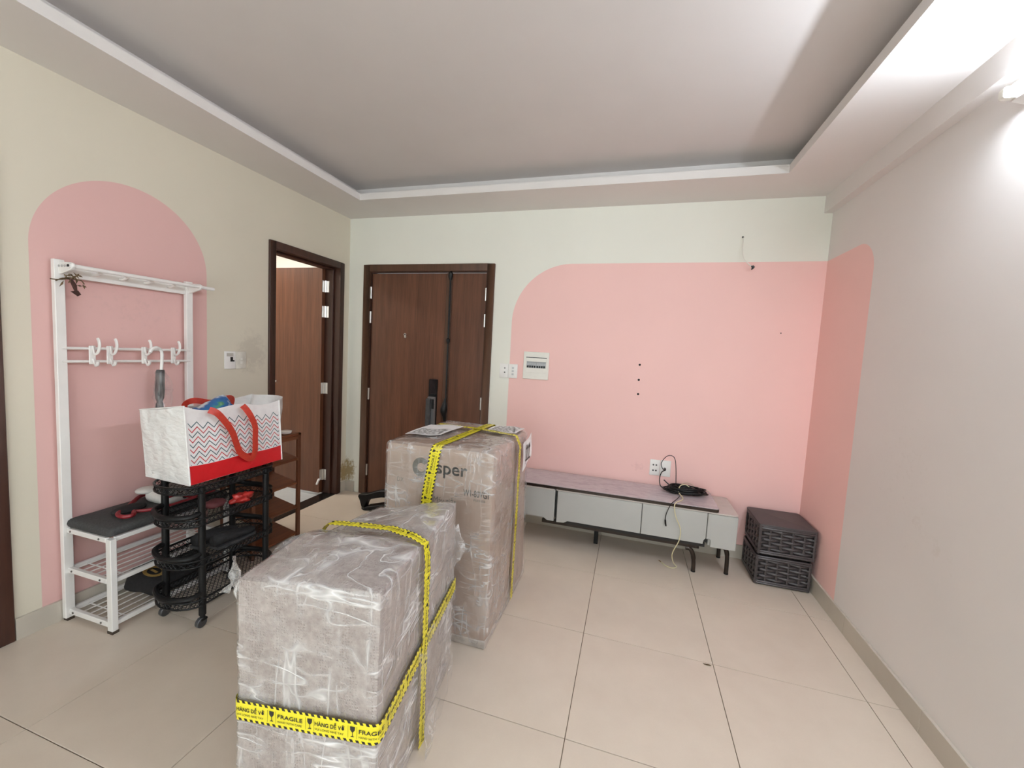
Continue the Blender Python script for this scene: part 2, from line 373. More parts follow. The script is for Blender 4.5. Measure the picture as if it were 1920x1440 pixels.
# ------------------------------------------------------------------ doors
d1 = thing('door_1', (0.79, 0, 0), kind='structure')
MB().box(0.1607, 0.226, -0.014, 0.10, 0, 2.1195).box(1.356, 1.4217, -0.014, 0.10, 0, 2.1195).box(0.226, 1.356, -0.014, 0.10, 2.06, 2.1195).build('door_frame', FRAMEW, d1, bevel=0.003)
MB().box(0.226, 0.236, 0.004, 0.10, 0, 2.06).box(1.346, 1.356, 0.004, 0.10, 0, 2.06).box(0.236, 1.346, 0.004, 0.10, 2.05, 2.06).build('door_stop', FRAMED, d1)
lf = B(0.2375, 0.9775, 0.016, 0.056, 0.005, 2.046).build('door_leaf', DOORW, d1, bevel=0.002)
lf2 = B(1.033, 1.3445, 0.016, 0.056, 0.005, 2.046).build('door_leaf', DOORW, d1, bevel=0.002)
B(0.981, 1.031, 0.008, 0.052, 0.005, 2.046).build('astragal', FRAMEW, d1, bevel=0.002)
for x, zs in ((0.2325, (1.874, 1.653, 0.95, 0.231)), (1.346, (1.87, 1.652, 0.95))):
    for z in zs: MB().cyl((x, 0.006, z - 0.053), (x, 0.006, z + 0.053), 0.0085, 10).build('hinge', CHROME, d1)
MB().cyl((0.592, 0.016, 1.509), (0.592, 0.009, 1.509), 0.012, 16).cyl((0.597, 0.011, 1.49), (0.597, 0.006, 1.49), 0.011, 16).build('peephole', CHROME, lf)
MB().cyl((0.592, 0.0095, 1.509), (0.592, 0.008, 1.509), 0.006, 12).build('lens', HOLE, lf)
# surface bolt running down the seam
MB().cyl((1.022, -0.002, 0.3), (1.022, -0.002, 2.03), 0.008, 10).build('bolt_rod', BLACKP, d1)
for z, r, h in ((2.03, 0.02, 0.05), (1.475, 0.017, 0.03)):
    MB().tube([(1.022, -0.002, z - h), (1.022, -0.002, z - h * .3), (1.022, -0.002, z + h * .3), (1.022, -0.002, z + h * .6)], [0.008, r, r, 0.008], 12).build('bolt_guide', BLACKP, d1)
MB().tube([(1.018, -0.004, 0.97), (1.016, -0.008, 0.93), (1.012, -0.014, 0.88), (1.012, -0.014, 0.85), (1.016, -0.008, 0.81), (1.018, -0.004, 0.77)], [0.008, 0.018, 0.03, 0.028, 0.014, 0.008], 12).build('bolt_knob', BLACKP, d1)
lk = MB().prism(rounded(0.855, 0.932, 0.70, 1.13, 0.012), -0.004, 0.016, 'y').build('smart_lock', BLACKP, d1)
MB().prism(rounded(0.862, 0.926, 1.0, 1.124, 0.006), -0.006, -0.0035, 'y').build('keypad', mat('glossy_black', (0.006, 0.006, 0.007), 0.12, var=0.1, bump=0), lk)
MB().prism(rounded(0.853, 0.93, 0.70, 0.975, 0.008), -0.016, -0.003, 'y').build('handle_plate', mat('lock_steel', (0.28, 0.28, 0.29), 0.35, 0.9), lk)
MB().prism(rounded(0.853, 0.892, 0.72, 0.962, 0.012), -0.05, -0.015, 'y').build('handle', DGREY, lk, bevel=0.004)
MB().prism(rounded(0.895, 0.918, 0.87, 0.955, 0.004), -0.0175, -0.0155, 'y').build('slot', HOLE, lk)

def side_door(name, y0, y1, ztop, fwid, m):
    """frame around an opening of the left wall, y0 < y1 outer edges"""
    t = thing(name, (0, (y0 + y1) / 2, 0), kind='structure')
    MB().box(-T, 0.014, y0, y0 + fwid, 0, ztop).box(-T, 0.014, y1 - fwid, y1, 0, ztop).box(-T, 0.014, y0 + fwid, y1 - fwid, ztop - fwid, ztop).build('door_frame', m, t, bevel=0.003)
    return t
d2 = side_door('door_2', -0.8696, -0.0795, 2.1162, 0.054, FRAMED)
MB().box(-0.19, -0.05, -0.1515, -0.1335, 0, 2.06).box(-T, -0.05, -0.8156, -0.8006, 0, 2.06).box(-T, -0.05, -0.8006, -0.1485, 2.045, 2.062).build('door_stop', FRAMED, d2, bevel=0.002)
lf = B(-0.82, -0.1325, -0.192, -0.1525, 0.012, 2.062).build('door_leaf', DOORW2, d2, bevel=0.0015)
for z in (1.90, 1.675, 0.985, 0.179):
    MB().cyl((-0.125, -0.16, z - 0.05), (-0.125, -0.16, z + 0.05), 0.008, 10).box(-0.13, -0.09, -0.154, -0.151, z - 0.05, z + 0.05).box(-0.1335, -0.130, -0.188, -0.158, z - 0.05, z + 0.05).build('hinge', CHROME, d2)
MB().tube([(-0.139, -0.17, 0.15), (-0.134, -0.2, 0.13), (-0.13, -0.225, 0.10)], [0.012, 0.01, 0.008], 10).build('door_stopper', WPLASTIC, lf)
MB().cyl((-0.69, -0.19, 1.017), (-0.69, -0.225, 1.017), 0.009, 10).cyl((-0.69, -0.222, 1.017), (-0.60, -0.222, 1.017), 0.008, 10).cyl((-0.69, -0.1905, 1.017), (-0.69, -0.194, 1.017), 0.024, 18).build('door_handle', CHROME, lf)
tag(B(-T, 0.0, -0.8156, -0.1335, -0.01, 0.006).build('threshold', mat('black_granite', (0.012, 0.011, 0.011), 0.2, var=0.4, scale=60), d2, bevel=0.002))
d3 = side_door('door_3', -3.02, -2.181, 2.12, 0.06, FRAMED)
B(-0.06, -0.02, -2.96, -2.241, 0.005, 2.06).build('door_leaf', DOORW2, d3, bevel=0.002)
MB().cyl((-0.02, -2.9, 1.0), (0.02, -2.9, 1.0), 0.01, 10).cyl((0.018, -2.9, 1.0), (0.018, -2.8, 1.0), 0.009, 10).build('door_handle', CHROME, d3)

# ------------------------------------------------------------------ fluorescent batten on the right wall
ZT = 2.345
def tube_lamp(y1, label):
    y0 = y1 - 1.215; t = thing('tube_lamp', (RW, (y0 + y1) / 2, ZT), label, 'lamp', 'tube lamps on the right wall')
    MB().prism([(RW, ZT - 0.036), (RW, ZT + 0.036), (RW - 0.045, ZT + 0.022), (RW - 0.045, ZT - 0.022)], y0, y1, 'y').build('batten', WPLASTIC, t, bevel=0.003)
    MB().cyl((RW - 0.062, y0 + 0.02, ZT), (RW - 0.062, y1 - 0.025, ZT), 0.013, 12).build('tube', GLOW, t)
    for y in (y0, y1 - 0.025):
        MB().prism(rounded(RW - 0.078, RW - 0.03, ZT - 0.018, ZT + 0.018, 0.008), y, y + 0.02, 'y').build('lamp_holder', IVORY, t)
GLOW = emit('tube_glow', (0.90, 0.985, 1.08), TUBE_STRENGTH)
tube_lamp(-1.385, 'white fluorescent tube lamp on the right wall below the beam')
tube_lamp(-3.55, 'added fluorescent tube lamp on the right wall behind the camera, out of view, as fill light')  # added out of view to brighten tops and right-hand sides

# ------------------------------------------------------------------ plates, breaker box, cable on the walls
t = thing('breaker_panel', (1.81, 0, 1.3), 'grey breaker panel with a row of black switches on pink wall', 'breaker panel')
fr = B(1.706, 1.917, -0.012, 0, 1.193, 1.414).build('panel_frame', IVORY, t, bevel=0.003)
B(1.728, 1.90, -0.016, -0.0115, 1.335, 1.366).build('lid_top', IVORY, t, bevel=0.002)
B(1.728, 1.90, -0.014, -0.0118, 1.245, 1.286).build('cover', IVORY, t, bevel=0.002)
B(1.735, 1.893, -0.0135, -0.0115, 1.284, 1.337).build('breaker_row', mat('grey_breaker', (0.30, 0.31, 0.32), 0.45), t)
B(1.729, 1.899, -0.0165, -0.0125, 1.366, 1.371).build('lid_gap', DGREY, t)
for i in range(8):
    x = 1.741 + i * 0.0187 + (0.004 if i > 3 else 0)
    B(x, x + 0.011, -0.02, -0.0134, 1.286, 1.303).build('switch_toggle', BLACKP, t, bevel=0.001)
for i in range(8):
    x = 1.739 + i * 0.0187 + (0.004 if i > 3 else 0)
    B(x, x + 0.0165, -0.0145, -0.0134, 1.304, 1.325).build('breaker', mat('pale_breaker', (0.42, 0.43, 0.44), 0.4) if i == 0 else bpy.data.materials['pale_breaker'], t)
def plate(name, label, cat, axis, a0, a1, z0, z1, m=WPLASTIC):
    """wall plate; axis 'y' on the back wall, 'x' on the left wall"""
    t = thing(name, ((a0 + a1) / 2, 0, z0) if axis == 'y' else (0, (a0 + a1) / 2, z0), label, cat)
    b = B(a0, a1, -0.008, 0, z0, z1) if axis == 'y' else B(0, 0.008, a0, a1, z0, z1)
    b.build('cover_plate', m, t, bevel=0.003, seg=2); return t
t = plate('light_switch', 'white switch plate with three small keys beside breaker panel', 'switch', 'y', 1.580, 1.657, 1.189, 1.305)
for z in (1.222, 1.2475, 1.273): B(1.61, 1.628, -0.0105, -0.0075, z - 0.008, z + 0.008).build('rocker', mat('grey_key', (0.55, 0.56, 0.57), 0.4), t, bevel=0.001)
t = plate('power_socket', 'white socket plate on cream wall left of the three-key switch', 'socket', 'y', 1.503, 1.579, 1.189, 1.305)
for z in (1.234, 1.269): MB().cyl((1.549, -0.009, z), (1.549, -0.0075, z), 0.006, 10).build('socket_hole', DGREY, t)
t = plate('power_socket', 'white four-hole socket plate above the television stand', 'socket', 'y', 2.741, 2.8135, 0.531, 0.651)
for x in (2.766, 2.787):
    for z in (0.569, 0.611): MB().cyl((x, -0.009, z), (x, -0.0075, z), 0.0065, 10).build('socket_hole', DGREY, t)
t = plate('aerial_outlet', 'white aerial outlet plate with a black plug above television stand', 'outlet', 'y', 2.8155, 2.89, 0.531, 0.653)
MB().cyl((2.848, -0.008, 0.591), (2.848, -0.012, 0.591), 0.014, 16).build('jack', WPLASTIC, t)
t = plate('telephone_outlet', 'white wall plate with a dark jack beside the coat rack', 'outlet', 'x', -1.204, -1.128, 1.193, 1.309)
MB().box(0.0075, 0.0095, -1.166, -1.148, 1.242, 1.272).box(0.0075, 0.0095, -1.148, -1.138, 1.242, 1.252).build('jack_hole', HOLE, t)
B(0.0078, 0.0088, -1.192, -1.145, 1.276, 1.298).build('name_strip', mat('grey_strip', (0.5, 0.47, 0.43), 0.6), t)
t = plate('light_switch', 'dirty cream wall plate next to the bathroom door frame', 'switch', 'x', -1.126, -1.05, 1.193, 1.309, mat('dirty_plastic', (0.68, 0.65, 0.58), 0.5, var=0.12, scale=25))
for z in (1.235, 1.26): B(0.0075, 0.010, -1.093, -1.078, z - 0.008, z + 0.008).build('rocker', IVORY, t, bevel=0.001)
t = thing('hanging_cable', (3.229, 0, 2.282), 'thin white cable with black plug hanging from back wall', 'cable')
MB().tube(spline([(3.229, 0.003, 2.282), (3.232, -0.012, 2.262), (3.228, -0.035, 2.19), (3.242, -0.05, 2.12), (3.285, -0.06, 2.07)], 8), 0.0032, 6).build('cord', IVORY, t)
MB().prism([(3.281, 2.073), (3.297, 2.077), (3.306, 2.066), (3.300, 2.055), (3.290, 2.047), (3.284, 2.051), (3.290, 2.061)], -0.068, -0.052, 'y').build('plug', BLACKP, t, bevel=0.002)
MB().cyl((3.229, -0.001, 2.282), (3.229, 0.002, 2.282), 0.007, 10).build('drill_hole', HOLE, wb)

# ------------------------------------------------------------------ television stand
SLAB = None
def slab_mat():
    m = N('grey_marble_slab'); v = m.coords('Object', (1.0, 3.2, 1)); rot = m.n('ShaderNodeMapping', i_Vector=v, i_Rotation=(0, 0, 0.5)).outputs[0]
    n1 = m.noise(rot, 3.0, 6.0, 0.62); n2 = m.noise(rot, 14.0, 5.0, 0.6)
    h = m.math('ADD', m.math('MULTIPLY', n1, 0.65), m.math('MULTIPLY', n2, 0.35))
    c = m.ramp(h, [(0.33, (0.33, 0.295, 0.315)), (0.48, (0.50, 0.45, 0.475)), (0.54, (0.42, 0.375, 0.40)), (0.68, (0.56, 0.51, 0.535))])
    m.pbr(c, 0.22, 0.0, None, 0.45); return m.m
SLAB = slab_mat()
CAB = mat('pale_grey_lacquer', (0.43, 0.432, 0.415), 0.33, var=0.02, scale=8, bump=0.0)
CABT = mat('pale_top_lacquer', (0.52, 0.475, 0.445), 0.4, var=0.08, scale=14, bump=0.0)
DBROWN = mat('dark_brown_metal', (0.035, 0.024, 0.018), 0.28, 0.4, var=0.2)
tv = thing('television_stand', (2.35, -0.2, 0), 'long low grey television stand with marbled top against the pink wall', 'tv stand')
FY = -0.38
MB().prism(rounded(1.62, 3.168, -0.375, -0.014, 0.025), 0.455, 0.460, 'z').build('top_slab', SLAB, tv, bevel=0.002)
MB().prism(rounded(1.6205, 3.1675, -0.379, -0.0145, 0.025), 0.4375, 0.455, 'z').build('slab_edge', DBROWN, tv)
def end_unit(x0, x1, notch_left):
    """end cabinet: shell, top, front with the finger notch on its inner corner"""
    u = MB().prism(rounded(x0, x1, FY + 0.018, -0.014, 0.012, 3), 0.207, 0.426, 'z').build('end_cabinet', CAB, tv, bevel=0.002)
    MB().prism(rounded(x0 - 0.002, x1 + 0.002, FY - 0.003, -0.012, 0.02, 4), 0.428, 0.4365, 'z').build('cabinet_top', CABT, u, bevel=0.0015)
    return u
ur = end_unit(3.114, 3.279, True)
fp = [(3.279, 0.204), (3.279, 0.4255), (3.103, 0.4255), (3.103, 0.252)] + [(3.116 + 0.013 * math.cos(a), 0.243 + 0.013 * math.sin(a)) for a in (math.pi * (1 - k / 8) for k in range(1, 8))][3:] + [(3.129, 0.204)]
MB().prism(fp, FY, FY + 0.018, 'y').build('front_panel', CAB, ur, bevel=0.003)
ul = end_unit(1.56, 2.09, False)
MB().prism([(1.56, 0.225), (2.02, 0.218), (2.033, 0.207), (2.045, 0.200), (2.094, 0.200), (2.094, 0.43), (1.56, 0.43)], FY, FY + 0.018, 'y').build('front_panel', CAB, ul, bevel=0.003)
B(2.1, 3.113, FY + 0.016, -0.02, 0.225, 0.436).build('carcass', mat('black_carcass', (0.012, 0.011, 0.011), 0.6), tv)
B(2.1, 3.113, FY + 0.004, FY + 0.014, 0.4285, 0.437).build('top_rail', CABT, tv)
dr = MB().prism([(2.113, 0.197), (2.165, 0.200), (2.178, 0.207), (2.192, 0.2165), (2.6915, 0.2165), (2.6915, 0.4265), (2.113, 0.4265)], FY, FY + 0.017, 'y').build('drawer', CAB, tv, bevel=0.0025)
MB().prism([(2.6955, 0.2165), (3.085, 0.2165), (3.088, 0.243), (3.095, 0.253), (3.0995, 0.256), (3.0995, 0.4265), (2.6955, 0.4265)], FY, FY + 0.017, 'y').build('drawer', CAB, tv, bevel=0.0025)
B(2.0, 3.07, -0.345, -0.31, 0.165, 0.19).build('support_bar', DBROWN, tv, bevel=0.002)
B(2.1, 3.1, -0.36, -0.03, 0.19, 0.2165).build('base_board', bpy.data.materials['black_carcass'], tv)
def leg(x, y, sx, ztop):
    b = MB(); pts = [(x - 0.05 * sx, y + 0.0, ztop - 0.012), (x - 0.02 * sx, y, ztop - 0.016), (x, y, ztop - 0.05), (x + 0.008 * sx, y, ztop - 0.1), (x + 0.01 * sx, y, 0.008)]
    b.tube(spline(pts, 4), [0.014] * 5 + [0.015] * 6 + [0.013] * 6, 10); l = b.build('leg', DBROWN, tv, sharp=60)
    MB().cyl((x + 0.01 * sx, y, 0.0), (x + 0.01 * sx, y, 0.009), 0.014, 12).build('foot_pad', BLACKP, l); return l
leg(3.249, -0.285, 1, 0.207); leg(3.245, -0.05, 1, 0.207); leg(3.039, -0.335, 1, 0.167); leg(1.62, -0.285, -1, 0.207); leg(1.62, -0.05, -1, 0.207)
MB().box(2.375, 2.405, -0.19, -0.16, 0, 0.19).build('middle_leg', BLACKP, tv, bevel=0.002)

# black aerial cable: from the outlet in a loop to the coil on the stand, free end hanging down the front
ac = thing('aerial_cable', (2.98, -0.12, 0.46), 'coiled black aerial cable on the stand, plugged into the wall outlet', 'cable')
pl = MB().tube([(2.848, -0.01, 0.591), (2.848, -0.03, 0.591), (2.846, -0.055, 0.592)], [0.009, 0.009, 0.006], 10).build('plug', BLACKP, ac)
loop = [(2.846, -0.055, 0.592), (2.825, -0.075, 0.610), (2.815, -0.085, 0.648), (2.838, -0.085, 0.693), (2.87, -0.085, 0.713), (2.903, -0.085, 0.695), (2.918, -0.085, 0.615), (2.925, -0.085, 0.52), (2.93, -0.09, 0.478)]
MB().tube(spline(loop, 6), 0.0028, 6).build('cord', BLACKP, ac)
lo2 = [(2.846, -0.05, 0.59), (2.822, -0.07, 0.575), (2.812, -0.085, 0.53), (2.822, -0.1, 0.482), (2.86, -0.11, 0.472), (2.92, -0.12, 0.475)]
MB().tube(spline(lo2, 6), 0.0036, 6).build('cord', BLACKP, ac)
rnd = random.Random(3)
for k in range(9):
    cx, cy = 2.985 + rnd.uniform(-0.015, 0.015), -0.13 + rnd.uniform(-0.012, 0.012)
    ra, rb_ = 0.118 + rnd.uniform(-0.045, 0.03), 0.066 + rnd.uniform(-0.03, 0.02)
    ph = rnd.uniform(0, 6.28); z = 0.4655 + 0.0045 * k
    pts = [(cx + ra * math.cos(q), cy + rb_ * math.sin(q), z + 0.005 * (1 + math.sin(2 * q + ph))) for q in (2 * math.pi * j / 28 for j in range(28))]
    MB().tube(pts, 0.0042, 6, closed=True).build('coil_turn', BLACKP, ac)
MB().tube(spline([(2.90, -0.10, 0.485), (2.868, -0.085, 0.505), (2.842, -0.075, 0.525)], 4), 0.0038, 6).build('cord', BLACKP, ac)
MB().tube(spline([(2.95, -0.2, 0.468), (2.915, -0.30, 0.466), (2.885, -0.372, 0.466), (2.868, -0.392, 0.45), (2.847, -0.395, 0.39), (2.843, -0.394, 0.345)], 6), 0.0026, 6).build('cord', BLACKP, ac)
MB().tube([(2.843, -0.394, 0.345), (2.846, -0.394, 0.322), (2.851, -0.394, 0.303)], [0.0055, 0.0055, 0.004], 8).build('connector', BLACKP, ac)
YEL = mat('pale_yellow_cable', (0.66, 0.60, 0.38), 0.45, var=0.05)
yc = thing('network_cable', (2.95, -0.35, 0.46), 'pale yellow cable over the coil hanging down to the floor', 'cable')
MB().tube(spline([(3.01, -0.135, 0.513), (2.985, -0.13, 0.524), (2.95, -0.14, 0.515), (2.935, -0.19, 0.485), (2.957, -0.25, 0.466), (2.945, -0.31, 0.466), (2.905, -0.372, 0.466), (2.893, -0.392, 0.445), (2.905, -0.396, 0.38), (2.94, -0.396, 0.30), (2.938, -0.395, 0.22), (2.905, -0.385, 0.12), (2.92, -0.35, 0.045), (2.945, -0.325, 0.006), (2.915, -0.35, 0.004), (2.88, -0.335, 0.004), (2.85, -0.29, 0.004)], 6), 0.0032, 6).build('cord', YEL, yc)
MB().tube([(2.85, -0.29, 0.004), (2.835, -0.275, 0.0045)], [0.0036, 0.003], 6).build('bare_end', mat('copper', (0.30, 0.18, 0.08), 0.4, 0.8), yc)
bc = thing('white_cable', (3.07, -0.06, 0.462), 'thin pale beige cable lying behind the black coil', 'cable')
MB().tube(spline([(2.955, -0.03, 0.475), (2.99, -0.025, 0.508), (3.04, -0.03, 0.505), (3.07, -0.045, 0.478), (3.12, -0.035, 0.482), (3.16, -0.04, 0.470)], 6), 0.0028, 6).tube(spline([(3.05, -0.10, 0.464), (3.10, -0.085, 0.464), (3.12, -0.06, 0.464), (3.07, -0.05, 0.463)], 6), 0.0028, 6).build('cord', mat('beige_cable', (0.68, 0.55, 0.42), 0.5), bc)
B(3.095, 3.125, -0.113, -0.096, 0.4602, 0.467).build('connector', YEL, bc, bevel=0.001)

# ------------------------------------------------------------------ two woven baskets in the corner
WOV = mat('dark_woven_plastic', (0.060, 0.051, 0.053), 0.36, var=0.15, scale=60, bump=0.1)
def basket(x0, x1, y0, y1, z0, z1, label, lid):
    t = thing('woven_basket', ((x0 + x1) / 2, (y0 + y1) / 2, z0), label, 'basket', 'woven baskets in the corner')
    B(x0 + 0.017, x1 - 0.017, y0 + 0.017, y1 - 0.017, z0 + 0.004, z1 - 0.012).build('basket_body', WOV, t)
    h = z1 - z0; rows = 7
    for side in range(4):
        b = MB(); L = (x1 - x0) if side % 2 == 0 else (y1 - y0); nc = 5
        def P(u, w, dpt):
            if side == 0: return (x0 + u, y0 + dpt, w)
            if side == 2: return (x0 + u, y1 - dpt, w)
            if side == 1: return (x1 - dpt, y0 + u, w)
            return (x0 + dpt, y0 + u, w)
        for r in range(rows):   # flat strands bulging over and under the stakes
            w0 = z0 + 0.030 + (h - 0.06) * r / rows; w1 = w0 + (h - 0.06) / rows * 0.84
            n = nc * 4
            vs, fs = [], []
            for i in range(n + 1):
                u = L * i / n; ph = math.cos(2 * math.pi * (i / n) * nc / 2.0 + (math.pi if r % 2 else 0)); dp = 0.0065 - 0.0085 * ph
                dp = max(dp, 0.0)
                vs += [P(u, w0, dp + 0.004), P(u, (w0 + w1) / 2, dp), P(u, w1, dp + 0.004), P(u, w1, dp + 0.011), P(u, w0, dp + 0.011)]
            for i in range(n):
                for j in range(5): fs.append((i * 5 + j, i * 5 + (j + 1) % 5, (i + 1) * 5 + (j + 1) % 5, (i + 1) * 5 + j))
            b.add(vs, fs)
        tag(b.build('woven_strands', WOV, t, sharp=70), kind='stuff')
        for c in range(nc + 1):
            u = L * c / nc; u = min(max(u, 0.006), L - 0.006)
            MB().tube([P(u, z0 + 0.006, 0.0085), P(u, z1 - 0.012, 0.0085)], 0.0075, 6).build('stake', WOV, t)
    for zz in (z0 + 0.012, z1 - 0.026):   # plaited rims
        for k in (0, 1):
            o = rounded(x0 + 0.003, x1 - 0.003, y0 + 0.003, y1 - 0.003, 0.018, 3)
            MB().tube([(a, b2, zz + 0.012 * k) for a, b2 in o], 0.0068, 6, closed=True).build('rim', WOV, t)
    if lid:
        MB().prism(rounded(x0 - 0.004, x1 + 0.004, y0 - 0.004, y1 + 0.004, 0.02, 4), z1 - 0.012, z1, 'z').build('lid', mat('lid_plastic', (0.060, 0.052, 0.054), 0.5, var=0.1, scale=40), t, bevel=0.004, seg=2)
    return t
basket(3.409, 3.718, -0.347, -0.035, 0.0, 0.1995, 'dark brown woven basket on the floor in the corner, bottom of two', False)
basket(3.412, 3.727, -0.35, -0.035, 0.2, 0.40, 'dark brown woven basket with flat lid, top of two in the corner', True)

# ------------------------------------------------------------------ wrapped boxes
def wrapbox(mb, c, n, r, disp=None):
    """box with rounded edges through eight corners (bottom ring, top ring), subdivided, optionally displaced"""
    c = [Vector(p) for p in c]
    dx, dy, dz = (c[1] - c[0]).length, (c[3] - c[0]).length, (c[4] - c[0]).length; D = (dx, dy, dz)
    def tri(u, v, w):
        a = c[0].lerp(c[1], u).lerp(c[3].lerp(c[2], u), v); b = c[4].lerp(c[5], u).lerp(c[7].lerp(c[6], u), v); return a.lerp(b, w)
    N_ = [max(2, int(d_ / n)) for d_ in D]; idx = {}; vs = []; fs = []
    def vid(i, j, k):
        if (i, j, k) in idx: return idx[i, j, k]
        p = [i / N_[0] * dx, j / N_[1] * dy, k / N_[2] * dz]; q = [min(max(p[a], r), D[a] - r) for a in range(3)]
        dv = Vector([p[a] - q[a] for a in range(3)]); nn = dv.normalized() if dv.length > 1e-9 else Vector((0, 0, 0))
        if dv.length > 1e-9: p = [q[a] + r * nn[a] for a in range(3)]
        P = tri(p[0] / dx, p[1] / dy, p[2] / dz)
        if disp: P = P + disp(P, (p[0] / dx, p[1] / dy, p[2] / dz), nn)
        idx[i, j, k] = len(vs); vs.append(P); return idx[i, j, k]
    X, Y, Z = N_
    for i in range(X):
        for j in range(Y):
            fs.append((vid(i, j, 0), vid(i, j + 1, 0), vid(i + 1, j + 1, 0), vid(i + 1, j, 0))); fs.append((vid(i, j, Z), vid(i + 1, j, Z), vid(i + 1, j + 1, Z), vid(i, j + 1, Z)))
    for i in range(X):
        for k in range(Z):
            fs.append((vid(i, 0, k), vid(i + 1, 0, k), vid(i + 1, 0, k + 1), vid(i, 0, k + 1))); fs.append((vid(i, Y, k), vid(i, Y, k + 1), vid(i + 1, Y, k + 1), vid(i + 1, Y, k)))
    for j in range(Y):
        for k in range(Z):
            fs.append((vid(0, j, k), vid(0, j, k + 1), vid(0, j + 1, k + 1), vid(0, j + 1, k))); fs.append((vid(X, j, k), vid(X, j + 1, k), vid(X, j + 1, k + 1), vid(X, j, k + 1)))
    return mb.add(vs, fs)
def tape_mat():
    m = N('hazard_tape'); uv = m.n('ShaderNodeUVMap', uv_map='uv'); sp = m.n('ShaderNodeSeparateXYZ', i_0=uv.outputs[0]); u, v, _ = sp.outputs
    edge = m.math('GREATER_THAN', m.math('ABSOLUTE', m.math('SUBTRACT', v, 0.5)), 0.375)
    st = m.math('LESS_THAN', m.math('FRACT', m.math('ADD', m.math('DIVIDE', u, 0.0185), m.math('MULTIPLY', v, 1.6))), 0.52)
    c = m.mix(m.math('MULTIPLY', edge, st), (0.80, 0.70, 0.03), (0.015, 0.013, 0.01))
    nz = m.noise(m.coords('Object', (1, 1, 1)), 60.0, 3.0)
    m.pbr(c, 0.28, 0.0, m.bump(nz, 0.25, 0.002), 0.5); return m.m
TAPE = tape_mat(); INK = mat('black_ink', (0.02, 0.018, 0.015), 0.5, var=0.1, bump=0)
INKB = mat('faded_ink', (0.10, 0.095, 0.08), 0.6, var=0.3, scale=40, bump=0); PAPER = mat('label_paper', (0.80, 0.79, 0.80), 0.45, var=0.04)
def tape(parent, path, width, crumple=0.0, start=0.0, words=True, up_sign=1, period=0.25, phase=0.0):
    """path: list of (point, side vector towards the tape's upper edge, outward normal)"""
    P = [(Vector(a), Vector(b).normalized(), Vector(n_).normalized()) for a, b, n_ in path]
    # resample
    L = [0.0]
    for i in range(1, len(P)): L.append(L[-1] + (P[i][0] - P[i - 1][0]).length)
    def at(u, v):
        u_ = min(max(u, 0.0), L[-1]); i = 0
        while i < len(L) - 2 and L[i + 1] < u_: i += 1
        t = (u_ - L[i]) / max(1e-9, L[i + 1] - L[i]); a, b = P[i], P[i + 1]
        p = a[0].lerp(b[0], t); s = a[1].lerp(b[1], t).normalized(); n_ = a[2].lerp(b[2], t).normalized()
        w = width * (1 - crumple * (0.5 + 0.5 * noise.noise((u * 9, 3, 1))))
        off = crumple * 0.006 * noise.noise((u * 30, v * 3, 5))
        return p + s * (v - 0.5) * w + n_ * off, n_
    nu = max(len(P), int(L[-1] / 0.012)); nv = 4
    b = MB(); uvs = []
    for j in range(nv + 1):
        for i in range(nu + 1): b.v.append(at(L[-1] * i / nu, j / nv)[0]); uvs.append((L[-1] * i / nu + start, j / nv))
    for j in range(nv):
        for i in range(nu): b.f.append((j * (nu + 1) + i, j * (nu + 1) + i + 1, (j + 1) * (nu + 1) + i + 1, (j + 1) * (nu + 1) + i))
    table = {tuple(round(q, 5) for q in p): w for p, w in zip(b.v, uvs)}
    o = b.build('fragile_tape', TAPE, parent, uv=lambda p: table.get(tuple(round(q, 5) for q in p), (0, 0.5)))
    if words:
        m = MB(); fn = lambda u, v: (lambda q: q[0] + q[1] * 0.0012)(at(u, v / width if up_sign > 0 else 1 - v / width))
        k = width / 0.06; u = phase
        if up_sign < 0: fn0 = fn; fn = lambda u, v: fn0(L[-1] - u, v)
        while u < L[-1]:
            for txt, sub, du, wd_ in (('HÀNG DỄ VỠ', 'VUI LÒNG NHẸ TAY', 0.0, 0.088), ('FRAGILE', 'HAND WITH CARE', 0.13, 0.076)):
                uu = u + du * k
                if uu > -0.01 and uu + 0.09 * k < L[-1] + 0.05:
                    put_text(m, txt, fn, uu, 0.0285 * k, 0.0165 * k, wd_ * k, 0.0006); put_text(m, sub, fn, uu, 0.0155 * k, 0.0088 * k, wd_ * k * 0.98)
                gx = uu + (0.101 if du == 0.0 else 0.088) * k + 0.0105 * k
                if 0.0 < gx < L[-1]:
                    g_ = [(-.009, .046), (.009, .046), (.0085, .036), (.004, .031), (.001, .029), (.001, .019), (.006, .0175), (.006, .016), (-.006, .016), (-.006, .0175), (-.001, .019), (-.001, .029), (-.004, .031), (-.0085, .036)]
                    m.add([fn(gx + a * k * .8, c_ * k) for a, c_ in g_], [(0, 13, 12, 3, 2, 1) if False else (0, 1, 2, 13), (2, 3, 12, 13), (3, 4, 11, 12), (4, 5, 10, 11), (5, 6, 9, 10), (6, 7, 8, 9)])
                    for s_ in (-1, 1): m.add([fn(gx + s_ * .0125 * k, .012 * k), fn(gx + s_ * .0132 * k, .012 * k), fn(gx + s_ * .0132 * k, .048 * k), fn(gx + s_ * .0125 * k, .048 * k)], [(0, 1, 2, 3)])
            u += period * k
        if m.v: m.build('lettering', INK, o, smooth=False)
    return o
def wr(p, s, amp, seed=0.0): return noise.fractal((p[0] * s + seed, p[1] * s, p[2] * s), 1.0, 2.0, 3) * amp

